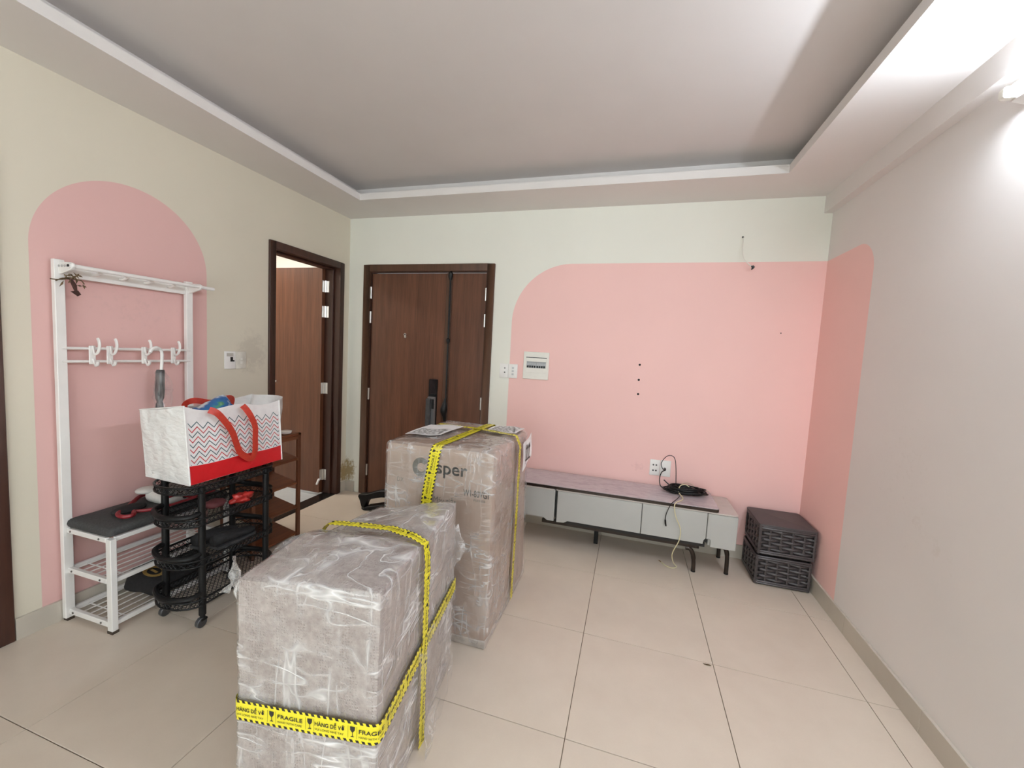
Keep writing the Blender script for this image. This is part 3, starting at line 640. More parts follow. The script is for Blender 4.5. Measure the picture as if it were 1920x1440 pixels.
# --- the tall carton with its printed front, behind
X0, X1, Y0, Y1, H2 = 1.432, 1.995, -1.508, -0.81, 0.935
def cardboard(name, c0, c1):
    m = N(name); v = m.coords('Object', (1, 1, 0.25)); n1 = m.noise(v, 14.0, 5.0, 0.65); n2 = m.noise(m.coords('Object', (40, 40, 1)), 3.0, 2.0)
    c = m.ramp(m.math('ADD', m.math('MULTIPLY', n1, 0.75), m.math('MULTIPLY', n2, 0.25)), [(0.3, c0), (0.7, c1)])
    m.pbr(c, 0.7, 0.0, m.bump(n1, 0.1, 0.002), 0.3); return m.m
CARD = cardboard('cardboard', (0.36, 0.265, 0.215), (0.44, 0.335, 0.275))
FILM = film('stretch_film', 0.04, 0.6, sharp=10.0, bmp=0.4, gloss=1.1)
b2 = thing('wrapped_carton', (1.71, -1.16, 0), 'tall brown carton in stretch film with printed name, behind the bubble-wrapped box', 'box')
cn = [(X0, Y0, 0.035), (X1, Y0, 0.035), (X1, Y1, 0.035), (X0, Y1, 0.035), (X0, Y0, H2), (X1, Y0, H2 + 0.01), (X1 - 0.03, Y1, H2 - 0.01), (X0, Y1, H2)]
wrapbox(MB(), cn, 0.04, 0.02).build('carton', CARD, b2, sharp=60)
B(X0 + 0.005, X1 - 0.005, Y0 + 0.005, Y1 - 0.005, 0.0, 0.04).build('foam_base', mat('dirty_foam', (0.45, 0.40, 0.36), 0.7, var=0.2, scale=20), b2, bevel=0.004)
e = 0.006
def fdisp(P, q, nn):
    a = wr((P.x * 1.2, P.y * 1.2, P.z * 2.6), 7, 0.0025, 3.1) + wr((P.x * 5, P.y * 5, P.z * 0.5), 5, 0.0022, 9.0)
    cdir = Vector((q[0] - 0.5, q[1] - 0.5, q[2] - 0.5)); ax = max(range(3), key=lambda k: abs(cdir[k])); d_ = Vector((0, 0, 0)); d_[ax] = 1 if cdir[ax] > 0 else -1
    return d_ * (abs(a) * 1.4)
ce2 = [Vector(p) for p in cn]; mid = sum(ce2, Vector()) / 8
ce2 = [p + Vector((e if p.x > mid.x else -e, e if p.y > mid.y else -e, 0.006 if p.z > 0.5 else -0.02)) for p in ce2]
wrapbox(MB(), ce2, 0.012, 0.026, fdisp).build('stretch_film', FILM, b2, sharp=80)
# printing on the front
pr_ = MB(); fn = lambda u, v: (u, Y0 - 0.001, v)
put_text(pr_, 'asper', fn, 1.668, 0.815, 0.085, 0.195, 0.003)
ring = [(1.628 + 0.047 * math.cos(a), 0.832 + 0.047 * math.sin(a)) for a in (math.radians(40 + 290 * k / 24) for k in range(25))]; rin = [(1.628 + 0.021 * math.cos(a), 0.832 + 0.021 * math.sin(a)) for a in (math.radians(40 + 290 * k / 24) for k in range(25))]
pr_.add([fn(*p) for p in ring + rin], [(i, i + 1, 26 + i, 25 + i) for i in range(24)])
put_text(pr_, 'W1-80VG1', fn, 1.85, 0.728, 0.044, 0.125, 0.001); put_text(pr_, 'DX', fn, 1.50, 0.748, 0.032, 0.036)
put_text(pr_, 'Máy giặt', fn, 1.70, 0.672, 0.045, 0.115); put_text(pr_, 'WASHER', fn, 1.90, 0.707, 0.018, 0.06)
pr_.build('printed_lettering', INKB, b2, smooth=False)
# tapes
o = 0.013
tape(b2, [((1.648, Y0 - o, 0.45), (-1, 0, 0.06), (0, -1, 0)), ((1.672, Y0 - o, 0.72), (-1, 0, 0.1), (0, -1, 0)), ((1.705, Y0 - o, 0.92), (-1, 0, 0.1), (0, -1, 0.1)), ((1.71, Y0 + 0.01, H2 + o), (-1, 0, 0), (0, -0.5, 1)), ((1.73, -1.2, H2 + o + 0.004), (-1, 0.1, 0), (0, 0, 1)),
          ((1.74, -0.84, H2 + o), (-1, 0, 0), (0, 0, 1)), ((1.74, Y1 + o, H2 - 0.03), (-1, 0, 0), (0, 1, 0)), ((1.74, Y1 + o, 0.5), (-1, 0, 0), (0, 1, 0))], 0.056, 0.06, phase=0.03)
tape(b2, [((X1 + o, -1.135, 0.04), (0, -1, 0), (1, 0, 0)), ((X1 + o, -1.12, 0.45), (0, -1, 0), (1, 0, 0)), ((X1 + o, -1.115, 0.90), (0, -1, 0), (1, 0, 0)), ((X1 - 0.012, -1.115, H2 + o + 0.004), (0, -1, 0), (0.5, 0, 1)), ((1.75, -1.05, H2 + o + 0.006), (0.2, -1, 0), (0, 0, 1)), ((1.46, -1.0, H2 + o), (0, -1, 0), (0, 0, 1)),
          ((X0 - o, -1.0, H2 - 0.02), (0, -1, 0), (-1, 0, 0)), ((X0 - o, -1.0, 0.4), (0, -1, 0), (-1, 0, 0))], 0.05, 0.35, phase=0.02)
def label(name, quad, rows, thick=0.0008, lift=Vector((0, 0, 1))):
    """sheet of paper with print; quad = corners counter-clockwise from lower left"""
    q = [Vector(p) for p in quad]; f_ = lambda u, v: q[0].lerp(q[1], u).lerp(q[3].lerp(q[2], u), v)
    m = MB(); m.grid(lambda u, v: f_(u, v) + lift * (0.003 * math.sin(u * 7 + v * 4)), 8, 8); s_ = m.build(name, PAPER, b2, solid=-thick)
    t_ = MB()
    for u0, u1, v0, v1 in rows: t_.grid(lambda u, v: f_(u0 + (u1 - u0) * u, v0 + (v1 - v0) * v) + lift * (0.003 * math.sin((u0 + (u1 - u0) * u) * 7 + (v0 + (v1 - v0) * v) * 4) + 0.0016), 4, 1)
    t_.build('print', INKB, s_, smooth=False); return s_
zt = H2 + 0.016
rl = random.Random(11); rows = [(0.06, 0.94, 0.05, 0.062), (0.06, 0.94, 0.5, 0.512), (0.06, 0.94, 0.94, 0.952)]
for k in range(14):
    v = 0.1 + 0.058 * k; u = 0.1
    while u < 0.85:
        w = rl.uniform(0.05, 0.16); rows.append((u, min(0.92, u + w), v, v + 0.026)); u += w + rl.uniform(0.03, 0.12)
label('shipping_label', [(1.455, -1.375, zt), (1.635, -1.33, zt + 0.004), (1.64, -1.03, zt + 0.006), (1.44, -1.06, zt)], rows[:40])
label('shipping_label', [(1.79, -1.045, zt + 0.002), (1.965, -1.06, zt), (1.955, -0.83, zt - 0.008), (1.79, -0.86, zt - 0.002)], rows)
lab = label('arrow_label', [(X1 + 0.014, -1.05, 0.735), (X1 + 0.014, -0.855, 0.785), (X1 + 0.012, -0.855, 0.925), (X1 + 0.014, -1.05, 0.895)], [(0.25, 0.75, 0.12, 0.15)], lift=Vector((1, 0, 0)))
ar = MB(); fa = lambda y, z: (X1 + 0.0195, -0.955 + y, 0.835 + z)
for s_ in (-0.026, 0.026):
    ar.add([fa(s_ - 0.007, -0.035), fa(s_ + 0.007, -0.035), fa(s_ + 0.007, 0.02), fa(s_ - 0.007, 0.02)], [(0, 1, 2, 3)]); ar.add([fa(s_ - 0.022, 0.018), fa(s_ + 0.022, 0.018), fa(s_, 0.05)], [(0, 1, 2)])
ar.add([fa(-0.055, -0.05), fa(0.055, -0.05), fa(0.055, -0.038), fa(-0.055, -0.038)], [(0, 1, 2, 3)]); ar.build('arrows', INK, lab, smooth=False)

# --- the bubble-wrapped box in front
def bubble_mat():
    m = N('bubble_wrap'); v = m.coords('Object', (1, 1, 1)); vo = m.n('ShaderNodeTexVoronoi', i_Vector=v, i_Scale=118.0, i_Randomness=0.4, feature='F1'); n1 = m.noise(v, 6.0, 4.0, 0.6); n2 = m.noise(v, 55.0, 4.0, 0.65)
    g = m.n('ShaderNodeNewGeometry'); nx = m.n('ShaderNodeSeparateXYZ', i_0=g.outputs['Normal'])
    base = m.ramp(m.math('ADD', m.math('MULTIPLY', n1, 0.45), m.math('MULTIPLY', n2, 0.55)), [(0.36, (0.28, 0.23, 0.213)), (0.5, (0.385, 0.33, 0.31)), (0.66, (0.51, 0.455, 0.432))])
    dots = m.n('ShaderNodeMapRange', i_0=vo.outputs[0], i_1=0.10, i_2=0.40, i_3=0.0, i_4=1.0).outputs[0]
    c = m.mix(m.math('MULTIPLY', m.math('SUBTRACT', 1.0, dots), m.math('ADD', 0.15, m.math('MULTIPLY', n2, 0.8))), base, (0.24, 0.195, 0.18))
    h = m.math('ADD', m.math('MULTIPLY', dots, -1.0), m.math('MULTIPLY', n1, 1.5))
    m.pbr(c, 0.35, 0.0, m.bump(h, 0.5, 0.003), 0.5); return m.m
BUB = bubble_mat()
b1 = thing('bubble_wrapped_box', (1.73, -2.0, 0), 'box in bubble wrap and clear film with yellow fragile tape, nearest the camera', 'box')
FR, FL = Vector((1.957, -2.31, 0)), Vector((1.517, -2.36, 0)); BR, BL = Vector((1.875, -1.64, 0)), Vector((1.515, -1.66, 0))
zc = 0.735
def topz(u, v):
    l = [(0, .715), (.35, .742), (.47, .728), (.55, .70), (1, .672)]; r_ = [(0, .742), (.4, .742), (.47, .738), (.6, .745), (1, .745)]
    def it(t, a):
        for (p, q), (p2, q2) in zip(t, t[1:]):
            if a <= p2: return q + (q2 - q) * (a - p) / (p2 - p)
        return t[-1][1]
    s_ = u * u * (3 - 2 * u); k = it(l, v) * (1 - s_) + it(r_, v) * s_
    return k + 0.012 * math.sin(math.pi * u) * math.sin(math.pi * min(1, v / 0.47)) - 0.01 * math.exp(-((v - 0.5) / 0.07) ** 2)
def bdisp(P, q, nn):
    dz = (topz(q[0], q[1]) - zc) * max(0.0, q[2] - 0.5) * 2; cdir = Vector((q[0] - 0.5, q[1] - 0.5, q[2] - 0.5)); ax = max(range(3), key=lambda k: abs(cdir[k])); d_ = Vector((0, 0, 0)); d_[ax] = 1 if cdir[ax] > 0 else -1
    return Vector((0, 0, dz)) + d_ * wr((P.x, P.y, P.z), 9, 0.004, 2.0)
cb = [FL, FR, BR, BL] + [p + Vector((0, 0, zc)) for p in (FL, FR, BR, BL)]
cb = [p + Vector((0, 0, 0.004)) if p.z < 0.1 else p for p in cb]
wrapbox(MB(), cb, 0.022, 0.007, bdisp).build('bubble_wrap', BUB, b1, sharp=70)
FILM2 = film('stretch_film_thick', 0.05, 0.8, (0.8, 0.8, 0.8), skew=0.5, sharp=9.0, bmp=0.4, haze=0.3)
mid = sum(cb, Vector()) / 8
e = 0.003; cf = [p + Vector((e if p.x > mid.x else -e, e if p.y > mid.y else -e, 0.003 if p.z > 0.3 else -0.003)) for p in cb]
def fdisp1(P, q, nn):
    dz = (topz(q[0], q[1]) - zc) * max(0.0, q[2] - 0.5) * 2; cdir = Vector((q[0] - 0.5, q[1] - 0.5, q[2] - 0.5)); ax = max(range(3), key=lambda k: abs(cdir[k])); d_ = Vector((0, 0, 0)); d_[ax] = 1 if cdir[ax] > 0 else -1
    a = wr((P.x, P.y, P.z), 9, 0.004, 2.0) + abs(wr((P.x * 2 + P.z, P.y * 2 + P.z, P.z * 3 - P.x), 6, 0.003, 4.0)) + 0.001
    if q[2] < 0.04: a = 0
    return Vector((0, 0, dz)) + d_ * a
wrapbox(MB(), cf, 0.011, 0.010, fdisp1).build('stretch_film', FILM2, b1, sharp=80)
# loose flaps of film
FLAP = film('loose_film', 0.12, 0.8, (2, 2, 2), 0.1, haze=0.4, gloss=0.8, bmp=0.5)
def flap(fn_, nu, nv, amp, seed):
    b = MB(); b.grid(lambda u, v: (lambda p: p + Vector((wr(p, 14, amp, seed), wr(p, 14, amp, seed + 5), wr(p, 14, amp * .6, seed + 9))))(Vector(fn_(u, v))), nu, nv); return b.build('film_flap', FLAP, b1, sharp=80)
flap(lambda u, v: (1.515 - 0.085 * v * math.sin(math.pi * min(1, u * 1.1)), -2.32 + 0.30 * u + 0.05 * v, 0.70 - 0.03 * v - 0.20 * v * u + 0.05 * math.sin(math.pi * u) * (1 - v)), 22, 12, 0.02, 1.0)
flap(lambda u, v: (1.516 - 0.062 * v * (0.25 + math.sin(math.pi * min(1.0, u * 1.1 + 0.05))), -2.352 + 0.05 * v * math.sin(3 * u) + 0.02 * math.sin(9 * u) * v, 0.742 - 0.155 * u + 0.03 * v * (1 - u)), 22, 14, 0.018, 3.0)
flap(lambda u, v: (1.47 - 0.055 * u, -2.34 + 0.014 * (v - 0.5) * (1 - 0.9 * u), 0.665 - 0.03 * u + 0.03 * (v - 0.5) * (1 - u)), 12, 5, 0.006, 21.0)
flap(lambda u, v: (1.885 + 0.035 * v * math.sin(math.pi * u), -1.66 - 0.02 * u + 0.03 * v, 0.645 - 0.19 * u), 16, 8, 0.01, 7.0)
FLAP = film('film_skirt', 0.03, 0.5, (1.2, 1.2, 1.2), 0.08, gloss=0.55, bmp=0.3, haze=0.0)
flap(lambda u, v: (1.90 + 0.055 * v * (0.3 + u) - 0.006 * u + 0.02, -1.70 - 0.36 * v, 0.40 - 0.40 * u), 20, 20, 0.012, 12.0)
# tapes: one round the sides, one over the top and down the right side
n1 = Vector((FL.y - FR.y, FR.x - FL.x, 0)).normalized() * -1
if n1.y > 0: n1 = -n1
n2 = Vector((BR.y - FR.y, FR.x - BR.x, 0)).normalized()
if n2.x < 0: n2 = -n2
o = 0.015
def onf(u, z): p = FL.lerp(FR, u) + n1 * o; return (p.x, p.y, z)
def onr(u, z): p = FR.lerp(BR, u) + n2 * o; return (p.x, p.y, z)
tape(b1, [((1.508, -2.30, 0.325), (0, 0, 1), (-1, 0, 0)), ((1.509, -2.345, 0.326), (0, 0, 1), (-1, 0, 0)), ((1.516, -2.366, 0.326), (0, 0, 1), (-1, -1, 0)), (onf(0.03, 0.327), (0, 0, 1), n1), (onf(0.5, 0.334), (0, 0, 1), n1), (onf(0.985, 0.343), (0, 0, 1), n1), ((FR.x + 0.012, FR.y - 0.008, 0.344), (0, 0, 1), n1 + n2), (onr(0.02, 0.345), (0, 0, 1), n2), (onr(0.5, 0.368), (0, 0, 1), n2), (onr(0.98, 0.391), (0, 0, 1), n2)], 0.062, 0.04, phase=0.084, period=0.2435)
tape(b1, [((1.497, -2.02, 0.55), (0, 1, 0), (-1, 0, 0)), ((1.497, -2.01, 0.70), (0, 1, 0), (-1, 0, 0)), ((1.525, -2.0, 0.738), (0, 1, 0), (-0.5, 0, 1)), ((1.63, -1.985, 0.743), (0, 1, 0), (0, 0, 1)), ((1.78, -1.985, 0.754), (0, 1, 0), (0, 0, 1)), ((1.885, -2.01, 0.756), (0, 1, 0), (0, 0, 1)), ((1.933, -2.017, 0.742), (0, 1, 0), (0.6, 0, 1)), ((1.942, -2.017, 0.69), (0, 1, 0), (1, 0, 0)), ((1.941, -2.013, 0.35), (0, 1, 0), (1, 0, 0)), ((1.942, -2.013, 0.003), (0, 1, 0), (1, 0, 0))], 0.05, 0.40, phase=0.02)

# ------------------------------------------------------------------ black folded cart between the boxes and the entrance door
fc = thing('folding_cart', (0.55, -0.28, 0), 'black plastic folded cart frame lying on the floor behind the boxes', 'cart')
MB().prism([(0.392, 0.105), (0.40, 0.125), (0.475, 0.135), (0.60, 0.185), (0.80, 0.21), (0.80, 0.15), (0.62, 0.13), (0.50, 0.095), (0.475, 0.06), (0.46, 0.012), (0.435, 0.008), (0.425, 0.03), (0.41, 0.075)], -0.33, -0.27, 'y').build('bracket', BLACKP, fc, bevel=0.005)
MB().prism([(0.45, 0.0), (0.475, 0.0), (0.80, 0.075), (0.80, 0.11), (0.60, 0.065), (0.47, 0.028)], -0.345, -0.26, 'y').build('lower_rail', BLACKP, fc, bevel=0.004)
MB().cyl((0.448, -0.335, 0.012), (0.448, -0.265, 0.012), 0.012, 12).build('wheel', DGREY, fc)

# ------------------------------------------------------------------ white coat rack with shoe bench
RK = thing('coat_rack', (0.18, -1.73, 0), 'white metal coat rack with hooks and padded shoe bench by the pink arch', 'coat rack')
PY0, PY1 = -2.01, -1.445; w = 0.0125
for y in (PY0, PY1): B(0.018, 0.043, y - 0.018, y + 0.018, 0.012, 1.712).build('back_post', WMETAL, RK, bevel=0.002)
for y in (PY0 + 0.008, PY1): 
    B(0.312, 0.345, y - w, y + w, 0.012, 0.452).build('front_post', WMETAL, RK, bevel=0.002)
for x0, x1, ys in ((0.018, 0.043, (PY0, PY1)), (0.312, 0.345, (PY0 + 0.008, PY1))):
    for y in ys: B(x0 - 0.001, x1 + 0.001, y - 0.0135, y + 0.0135, 0, 0.0125).build('foot_cap', mat('brown_cap', (0.05, 0.035, 0.025), 0.6) if 'brown_cap' not in bpy.data.materials else bpy.data.materials['brown_cap'], RK)
for z0, z1 in ((0.435, 0.458), (0.238, 0.262), (0.03, 0.055)):
    for y in (PY0 + 0.004, PY1): 
        rr = B(0.043, 0.312, y - 0.009, y + 0.009, z0, z1).build('side_rail', WMETAL, RK, bevel=0.002)
        for x in (0.07, 0.27): MB().cyl((x, y - 0.0095, (z0 + z1) / 2), (x, y - 0.012, (z0 + z1) / 2), 0.005, 8).build('screw', mat('screw_grey', (0.18, 0.17, 0.16), 0.4, 0.6) if 'screw_grey' not in bpy.data.materials else bpy.data.materials['screw_grey'], rr)
    for x in (0.3285, 0.03): B(x - 0.009, x + 0.009, PY0 + 0.02, PY1 - 0.012, z0 + 0.002, z1 - 0.001).build('long_rail', WMETAL, RK, bevel=0.002)
for z in (0.252, 0.045):
    for k in range(6): MB().tube([(0.06 + 0.046 * k, PY0 + 0.012, z), (0.06 + 0.046 * k, PY1 - 0.01, z)], 0.0028, 6).build('shelf_rod', WMETAL, RK)
    for y in (PY0 + 0.07, PY1 - 0.07): MB().tube([(0.04, y, z - 0.004), (0.32, y, z - 0.004)], 0.003, 6).build('cross_rod', WMETAL, RK)
FAB = mat('charcoal_fabric', (0.050, 0.050, 0.050), 0.9, var=0.25, scale=120, bump=0.2)
cu = MB(); wrapbox(cu, [(0.024, PY0 - 0.005, 0.458), (0.338, PY0 - 0.005, 0.458), (0.338, PY1 + 0.01, 0.458), (0.024, PY1 + 0.01, 0.458), (0.024, PY0 - 0.005, 0.498), (0.338, PY0 - 0.005, 0.498), (0.338, PY1 + 0.01, 0.498), (0.024, PY1 + 0.01, 0.498)], 0.016, 0.019, lambda P, q, nn: Vector((0, 0, 0.016 * q[2] * math.sin(math.pi * q[0]) * math.sin(math.pi * q[1]))) + Vector((0, 0, wr(P, 9, 0.002))))
cu.build('seat_cushion', FAB, RK, sharp=80)
B(0.02, 0.034, PY0 + 0.02, PY1 - 0.018, 1.637, 1.698).build('top_board', WMETAL, RK, bevel=0.002)
for y in (-1.885, -1.776, -1.668, -1.556): MB().tube([(0.03, y, 1.666), (0.055, y - 0.002, 1.664), (0.075, y - 0.002, 1.668), (0.088, y - 0.002, 1.676)], [0.006, 0.006, 0.008, 0.009], 10).build('peg', WMETAL, RK)
arm = MB().prism([(0.034, 1.645), (0.06, 1.648), (0.132, 1.667), (0.141, 1.678), (0.139, 1.692), (0.126, 1.698), (0.034, 1.703)], -2.014, -2.002, 'y').build('rail_bracket', WMETAL, RK, bevel=0.002)
for x, z in ((0.05, 1.682), (0.07, 1.682), (0.09, 1.682), (0.106, 1.682)): MB().cyl((x, -2.0145, z), (x, -2.016, z), 0.006, 10).build('punched_hole', mat('shade_grey', (0.45, 0.43, 0.43), 0.6) if 'shade_grey' not in bpy.data.materials else bpy.data.materials['shade_grey'], arm)
MB().cyl((0.125, -2.022, 1.682), (0.125, -2.0195, 1.682), 0.006, 10).build('rail_end', HOLE, arm)
MB().prism([(0.034, 1.645), (0.06, 1.648), (0.132, 1.667), (0.141, 1.678), (0.139, 1.692), (0.126, 1.698), (0.034, 1.703)], -1.452, -1.44, 'y').build('rail_bracket', WMETAL, RK, bevel=0.002)
MB().tube([(0.125, -2.02, 1.682), (0.125, -1.365, 1.682)], 0.0095, 12).build('hanging_rail', WMETAL, RK)
for z in (1.312, 1.25): MB().tube([(0.04, PY0, z), (0.04, PY1, z)], 0.0068, 8).build('hook_rod', WMETAL, RK)
def coat_hook(y):
    B(0.0455, 0.05, y - 0.034, y - 0.008, 1.236, 1.326).build('hook_plate', WMETAL, RK, bevel=0.002)
    y -= 0.0
    h = MB().tube(spline([(0.05, y - 0.02, 1.325), (0.056, y - 0.02, 1.295), (0.066, y - 0.02, 1.285), (0.082, y - 0.018, 1.295), (0.092, y - 0.016, 1.325), (0.089, y - 0.016, 1.35), (0.080, y - 0.016, 1.362)], 4), [0.004] * 12 + [0.005] * 13, 8, flat=1.4).build('hook', WMETAL, RK)
    MB().tube(spline([(0.05, y - 0.02, 1.262), (0.06, y - 0.02, 1.24), (0.07, y - 0.02, 1.232), (0.082, y - 0.02, 1.238), (0.086, y - 0.02, 1.252)], 4), [0.0045] * 8 + [0.007] * 9, 8).build('lower_prong', WMETAL, h)
    return h
for y in (-1.895, -1.826, -1.676, -1.532): coat_hook(y + 0.012)
# dry sprig tied to the corner of the rack
SPR = mat('dry_leaf', (0.13, 0.085, 0.04), 0.8, var=0.4, scale=50); sp = thing('dry_sprig', (0.06, -2.0, 1.63), 'withered brown sprig tied to top left corner of coat rack', 'plant')
rs = random.Random(5); st = MB()
for k in range(9):
    a = rs.uniform(-0.6, 3.6); L_ = rs.uniform(0.03, 0.075); c0 = (0.062, -1.99 + rs.uniform(-.02, .03), 1.628)
    st.tube(spline([c0, (c0[0] + 0.012, c0[1] + math.cos(a) * L_ * .5, c0[2] + math.sin(a) * L_ * .35), (c0[0] + rs.uniform(0, .02), c0[1] + math.cos(a) * L_, c0[2] + math.sin(a) * L_ * .3 + rs.uniform(-.02, .01))], 3), 0.0025, 5)
st.build('stem', SPR, sp)
for k in range(12):
    c0 = Vector((0.062 + rs.uniform(0, .02), -1.985 + rs.uniform(-.035, .055), 1.63 + rs.uniform(-.03, .022))); a = rs.uniform(0, 6.3); d_ = Vector((0.3 * math.cos(a), math.cos(a), math.sin(a))) * rs.uniform(.008, .017); s_ = d_.cross(Vector((1, 0, 0))).normalized() * 0.004
    MB().add([c0 - d_, c0 + s_ + Vector((.003, 0, 0)), c0 + d_, c0 - s_ + Vector((.003, 0, 0))], [(0, 1, 2, 3)]).build('leaf', SPR, sp, solid=0.001)
MB().tube([(0.068, -1.985, 1.628), (0.072, -1.975, 1.60), (0.072, -1.97, 1.575)], [0.006, 0.009, 0.005], 7).add([(0.075, -1.99, 1.572), (0.078, -1.965, 1.58), (0.076, -1.953, 1.563), (0.074, -1.965, 1.553)], [(0, 1, 2, 3)]).build('dead_flower', mat('dead_flower', (0.05, 0.02, 0.015), 0.9), sp, solid=0.0015)
# folded umbrella in a clear sleeve on the third hook
um = thing('umbrella', (0.09, -1.635, 1.0), 'folded black and grey umbrella in clear sleeve hanging from third hook', 'umbrella')
MB().tube(spline([(0.108, -1.695, 1.30), (0.108, -1.685, 1.318), (0.105, -1.66, 1.325), (0.10, -1.637, 1.31), (0.098, -1.632, 1.27), (0.096, -1.635, 1.20)], 5), [0.0085] * 12 + [0.0075] * 14, 10).build('handle', WPLASTIC, um)
ub = MB(); prof = [(1.205, .017), (1.195, .02), (1.15, .019), (1.09, .021), (1.05, .018), (1.03, .012), (1.02, .016), (0.99, .019), (0.95, .02)]
nn_ = 14
vs = []
for k, (z, r_) in enumerate(prof):
    for j in range(nn_): q = 2 * math.pi * j / nn_; rr = r_ * (1 + 0.22 * math.cos(3 * q + k * .4)); vs.append((0.095 + rr * math.cos(q) * .8, -1.636 - 0.012 * (1.2 - z) / .2 + rr * math.sin(q), z))
ub.add(vs, [(i * nn_ + j, i * nn_ + (j + 1) % nn_, (i + 1) * nn_ + (j + 1) % nn_, (i + 1) * nn_ + j) for i in range(len(prof) - 1) for j in range(nn_)] + [tuple(range(nn_))])
mu = N('umbrella_cloth'); vv = mu.coords('Object', (1, 30, 2)); mu.pbr(mu.ramp(mu.noise(vv, 2.0, 2.0), [(0.40, (0.008, 0.008, 0.010)), (0.55, (0.09, 0.09, 0.09)), (0.7, (0.15, 0.147, 0.145))]), 0.35)
ub.build('folded_canopy', mu.m, um, sharp=80)
us = MB(); us.grid(lambda u, v: Vector((0.095 + 0.03 * math.cos(6.28 * u) + 0.01 * math.sin(9 * v), -1.64 + (0.022 + 0.045 * math.sin(math.pi * min(1, v * 1.05)) * (0.5 + 0.5 * math.sin(6.28 * u))) * math.sin(6.28 * u), 1.19 - 0.24 * v)) + Vector((0, wr((u * 3, v * 3, 0), 3, .008), wr((u * 3, v * 3, 4), 3, .008))), 20, 14); us.build('clear_sleeve', film('clear_sleeve_film', 0.05, 0.15, (1, 1, 1), 0.1, gloss=0.6, bmp=0.2), um, sharp=80)

# ------------------------------------------------------------------ things on the bench
RED = mat('red_strap', (0.22, 0.012, 0.018), 0.45, var=0.15); BLKF = mat('black_cloth', (0.012, 0.011, 0.012), 0.85, var=0.4, scale=60)
fp_ = thing('strap_bundle', (0.2, -1.82, 0.505), 'dark red strap with black pouch lying on the grey bench cushion', 'strap')
MB().tube(spline([(0.26, -1.87, 0.523), (0.30, -1.90, 0.522), (0.285, -1.93, 0.522), (0.23, -1.92, 0.524), (0.19, -1.86, 0.527), (0.14, -1.80, 0.53), (0.10, -1.74, 0.535), (0.10, -1.66, 0.535)], 6), 0.0095, 8).build('strap', RED, fp_)
MB().tube(spline([(0.26, -1.87, 0.523), (0.29, -1.84, 0.522), (0.32, -1.78, 0.52), (0.322, -1.70, 0.52), (0.322, -1.62, 0.52)], 6), 0.008, 8).build('strap', RED, fp_)
MB().sphere((0.20, -1.855, 0.522), (0.045, 0.075, 0.018), 14, 8).build('pouch', BLKF, fp_)
pc = thing('toy_pillow', (0.215, -1.63, 0.512), 'white soft toy pillow with a black dot eye on bench', 'cushion')
WCL = mat('white_plush', (0.62, 0.60, 0.57), 0.9, var=0.06, scale=60, bump=0.2)
wp = MB(); wrapbox(wp, [(0.13, -1.76, 0.512), (0.30, -1.76, 0.512), (0.30, -1.50, 0.512), (0.13, -1.50, 0.512), (0.13, -1.76, 0.585), (0.30, -1.76, 0.565), (0.30, -1.50, 0.565), (0.13, -1.50, 0.59)], 0.014, 0.04); wp.build('pillow_body', WCL, pc, sharp=90)
MB().sphere((0.300, -1.66, 0.534), (0.007, 0.012, 0.010), 10, 8).build('eye', HOLE, pc)
MB().tube(spline([(0.296, -1.76, 0.553), (0.303, -1.70, 0.556), (0.303, -1.62, 0.520), (0.303, -1.50, 0.518)], 5), 0.005, 6).build('piping', RED, pc)
MB().sphere((0.14, -1.74, 0.572), (0.045, 0.05, 0.018), 14, 8).build('pillow_ear', WCL, pc)
fb = thing('folded_tote', (0.22, -1.68, 0.05), 'black folded cloth bag with yellow print on lowest bench shelf', 'bag')
tb = MB(); wrapbox(tb, [(0.08, -1.84, 0.049), (0.33, -1.82, 0.049), (0.31, -1.50, 0.049), (0.08, -1.50, 0.049), (0.08, -1.80, 0.16), (0.30, -1.76, 0.115), (0.29, -1.50, 0.13), (0.08, -1.50, 0.18)], 0.02, 0.03, lambda P, q, nn: Vector((0, 0, wr(P, 14, .012)))); tb.build('cloth', BLKF, fb, sharp=80)
YP = mat('yellow_print', (0.34, 0.22, 0.06), 0.7, var=0.2); yp = MB(); a0 = [(0.235, -1.70, .05), (0.235, -1.70, .033)]
ro = [(0.225 + 0.055 * math.cos(q), -1.765 + 0.042 * math.sin(q)) for q in (6.283 * k / 20 for k in range(20))]; ri = [(0.225 + 0.036 * math.cos(q), -1.765 + 0.027 * math.sin(q)) for q in (6.283 * k / 20 for k in range(20))]
zf = lambda x, y: 0.142 - 0.16 * (x - 0.225) + 0.012
yp.add([(x, y, zf(x, y)) for x, y in ro + ri], [(k, (k + 1) % 20, 20 + (k + 1) % 20, 20 + k) for k in range(20)]); yp.add([(x, y, zf(x, y)) for x, y in ((.20, -1.77), (.245, -1.77), (.245, -1.758), (.20, -1.758))], [(0, 1, 2, 3)])
yp.build('print', YP, fb, smooth=False, solid=0.001)

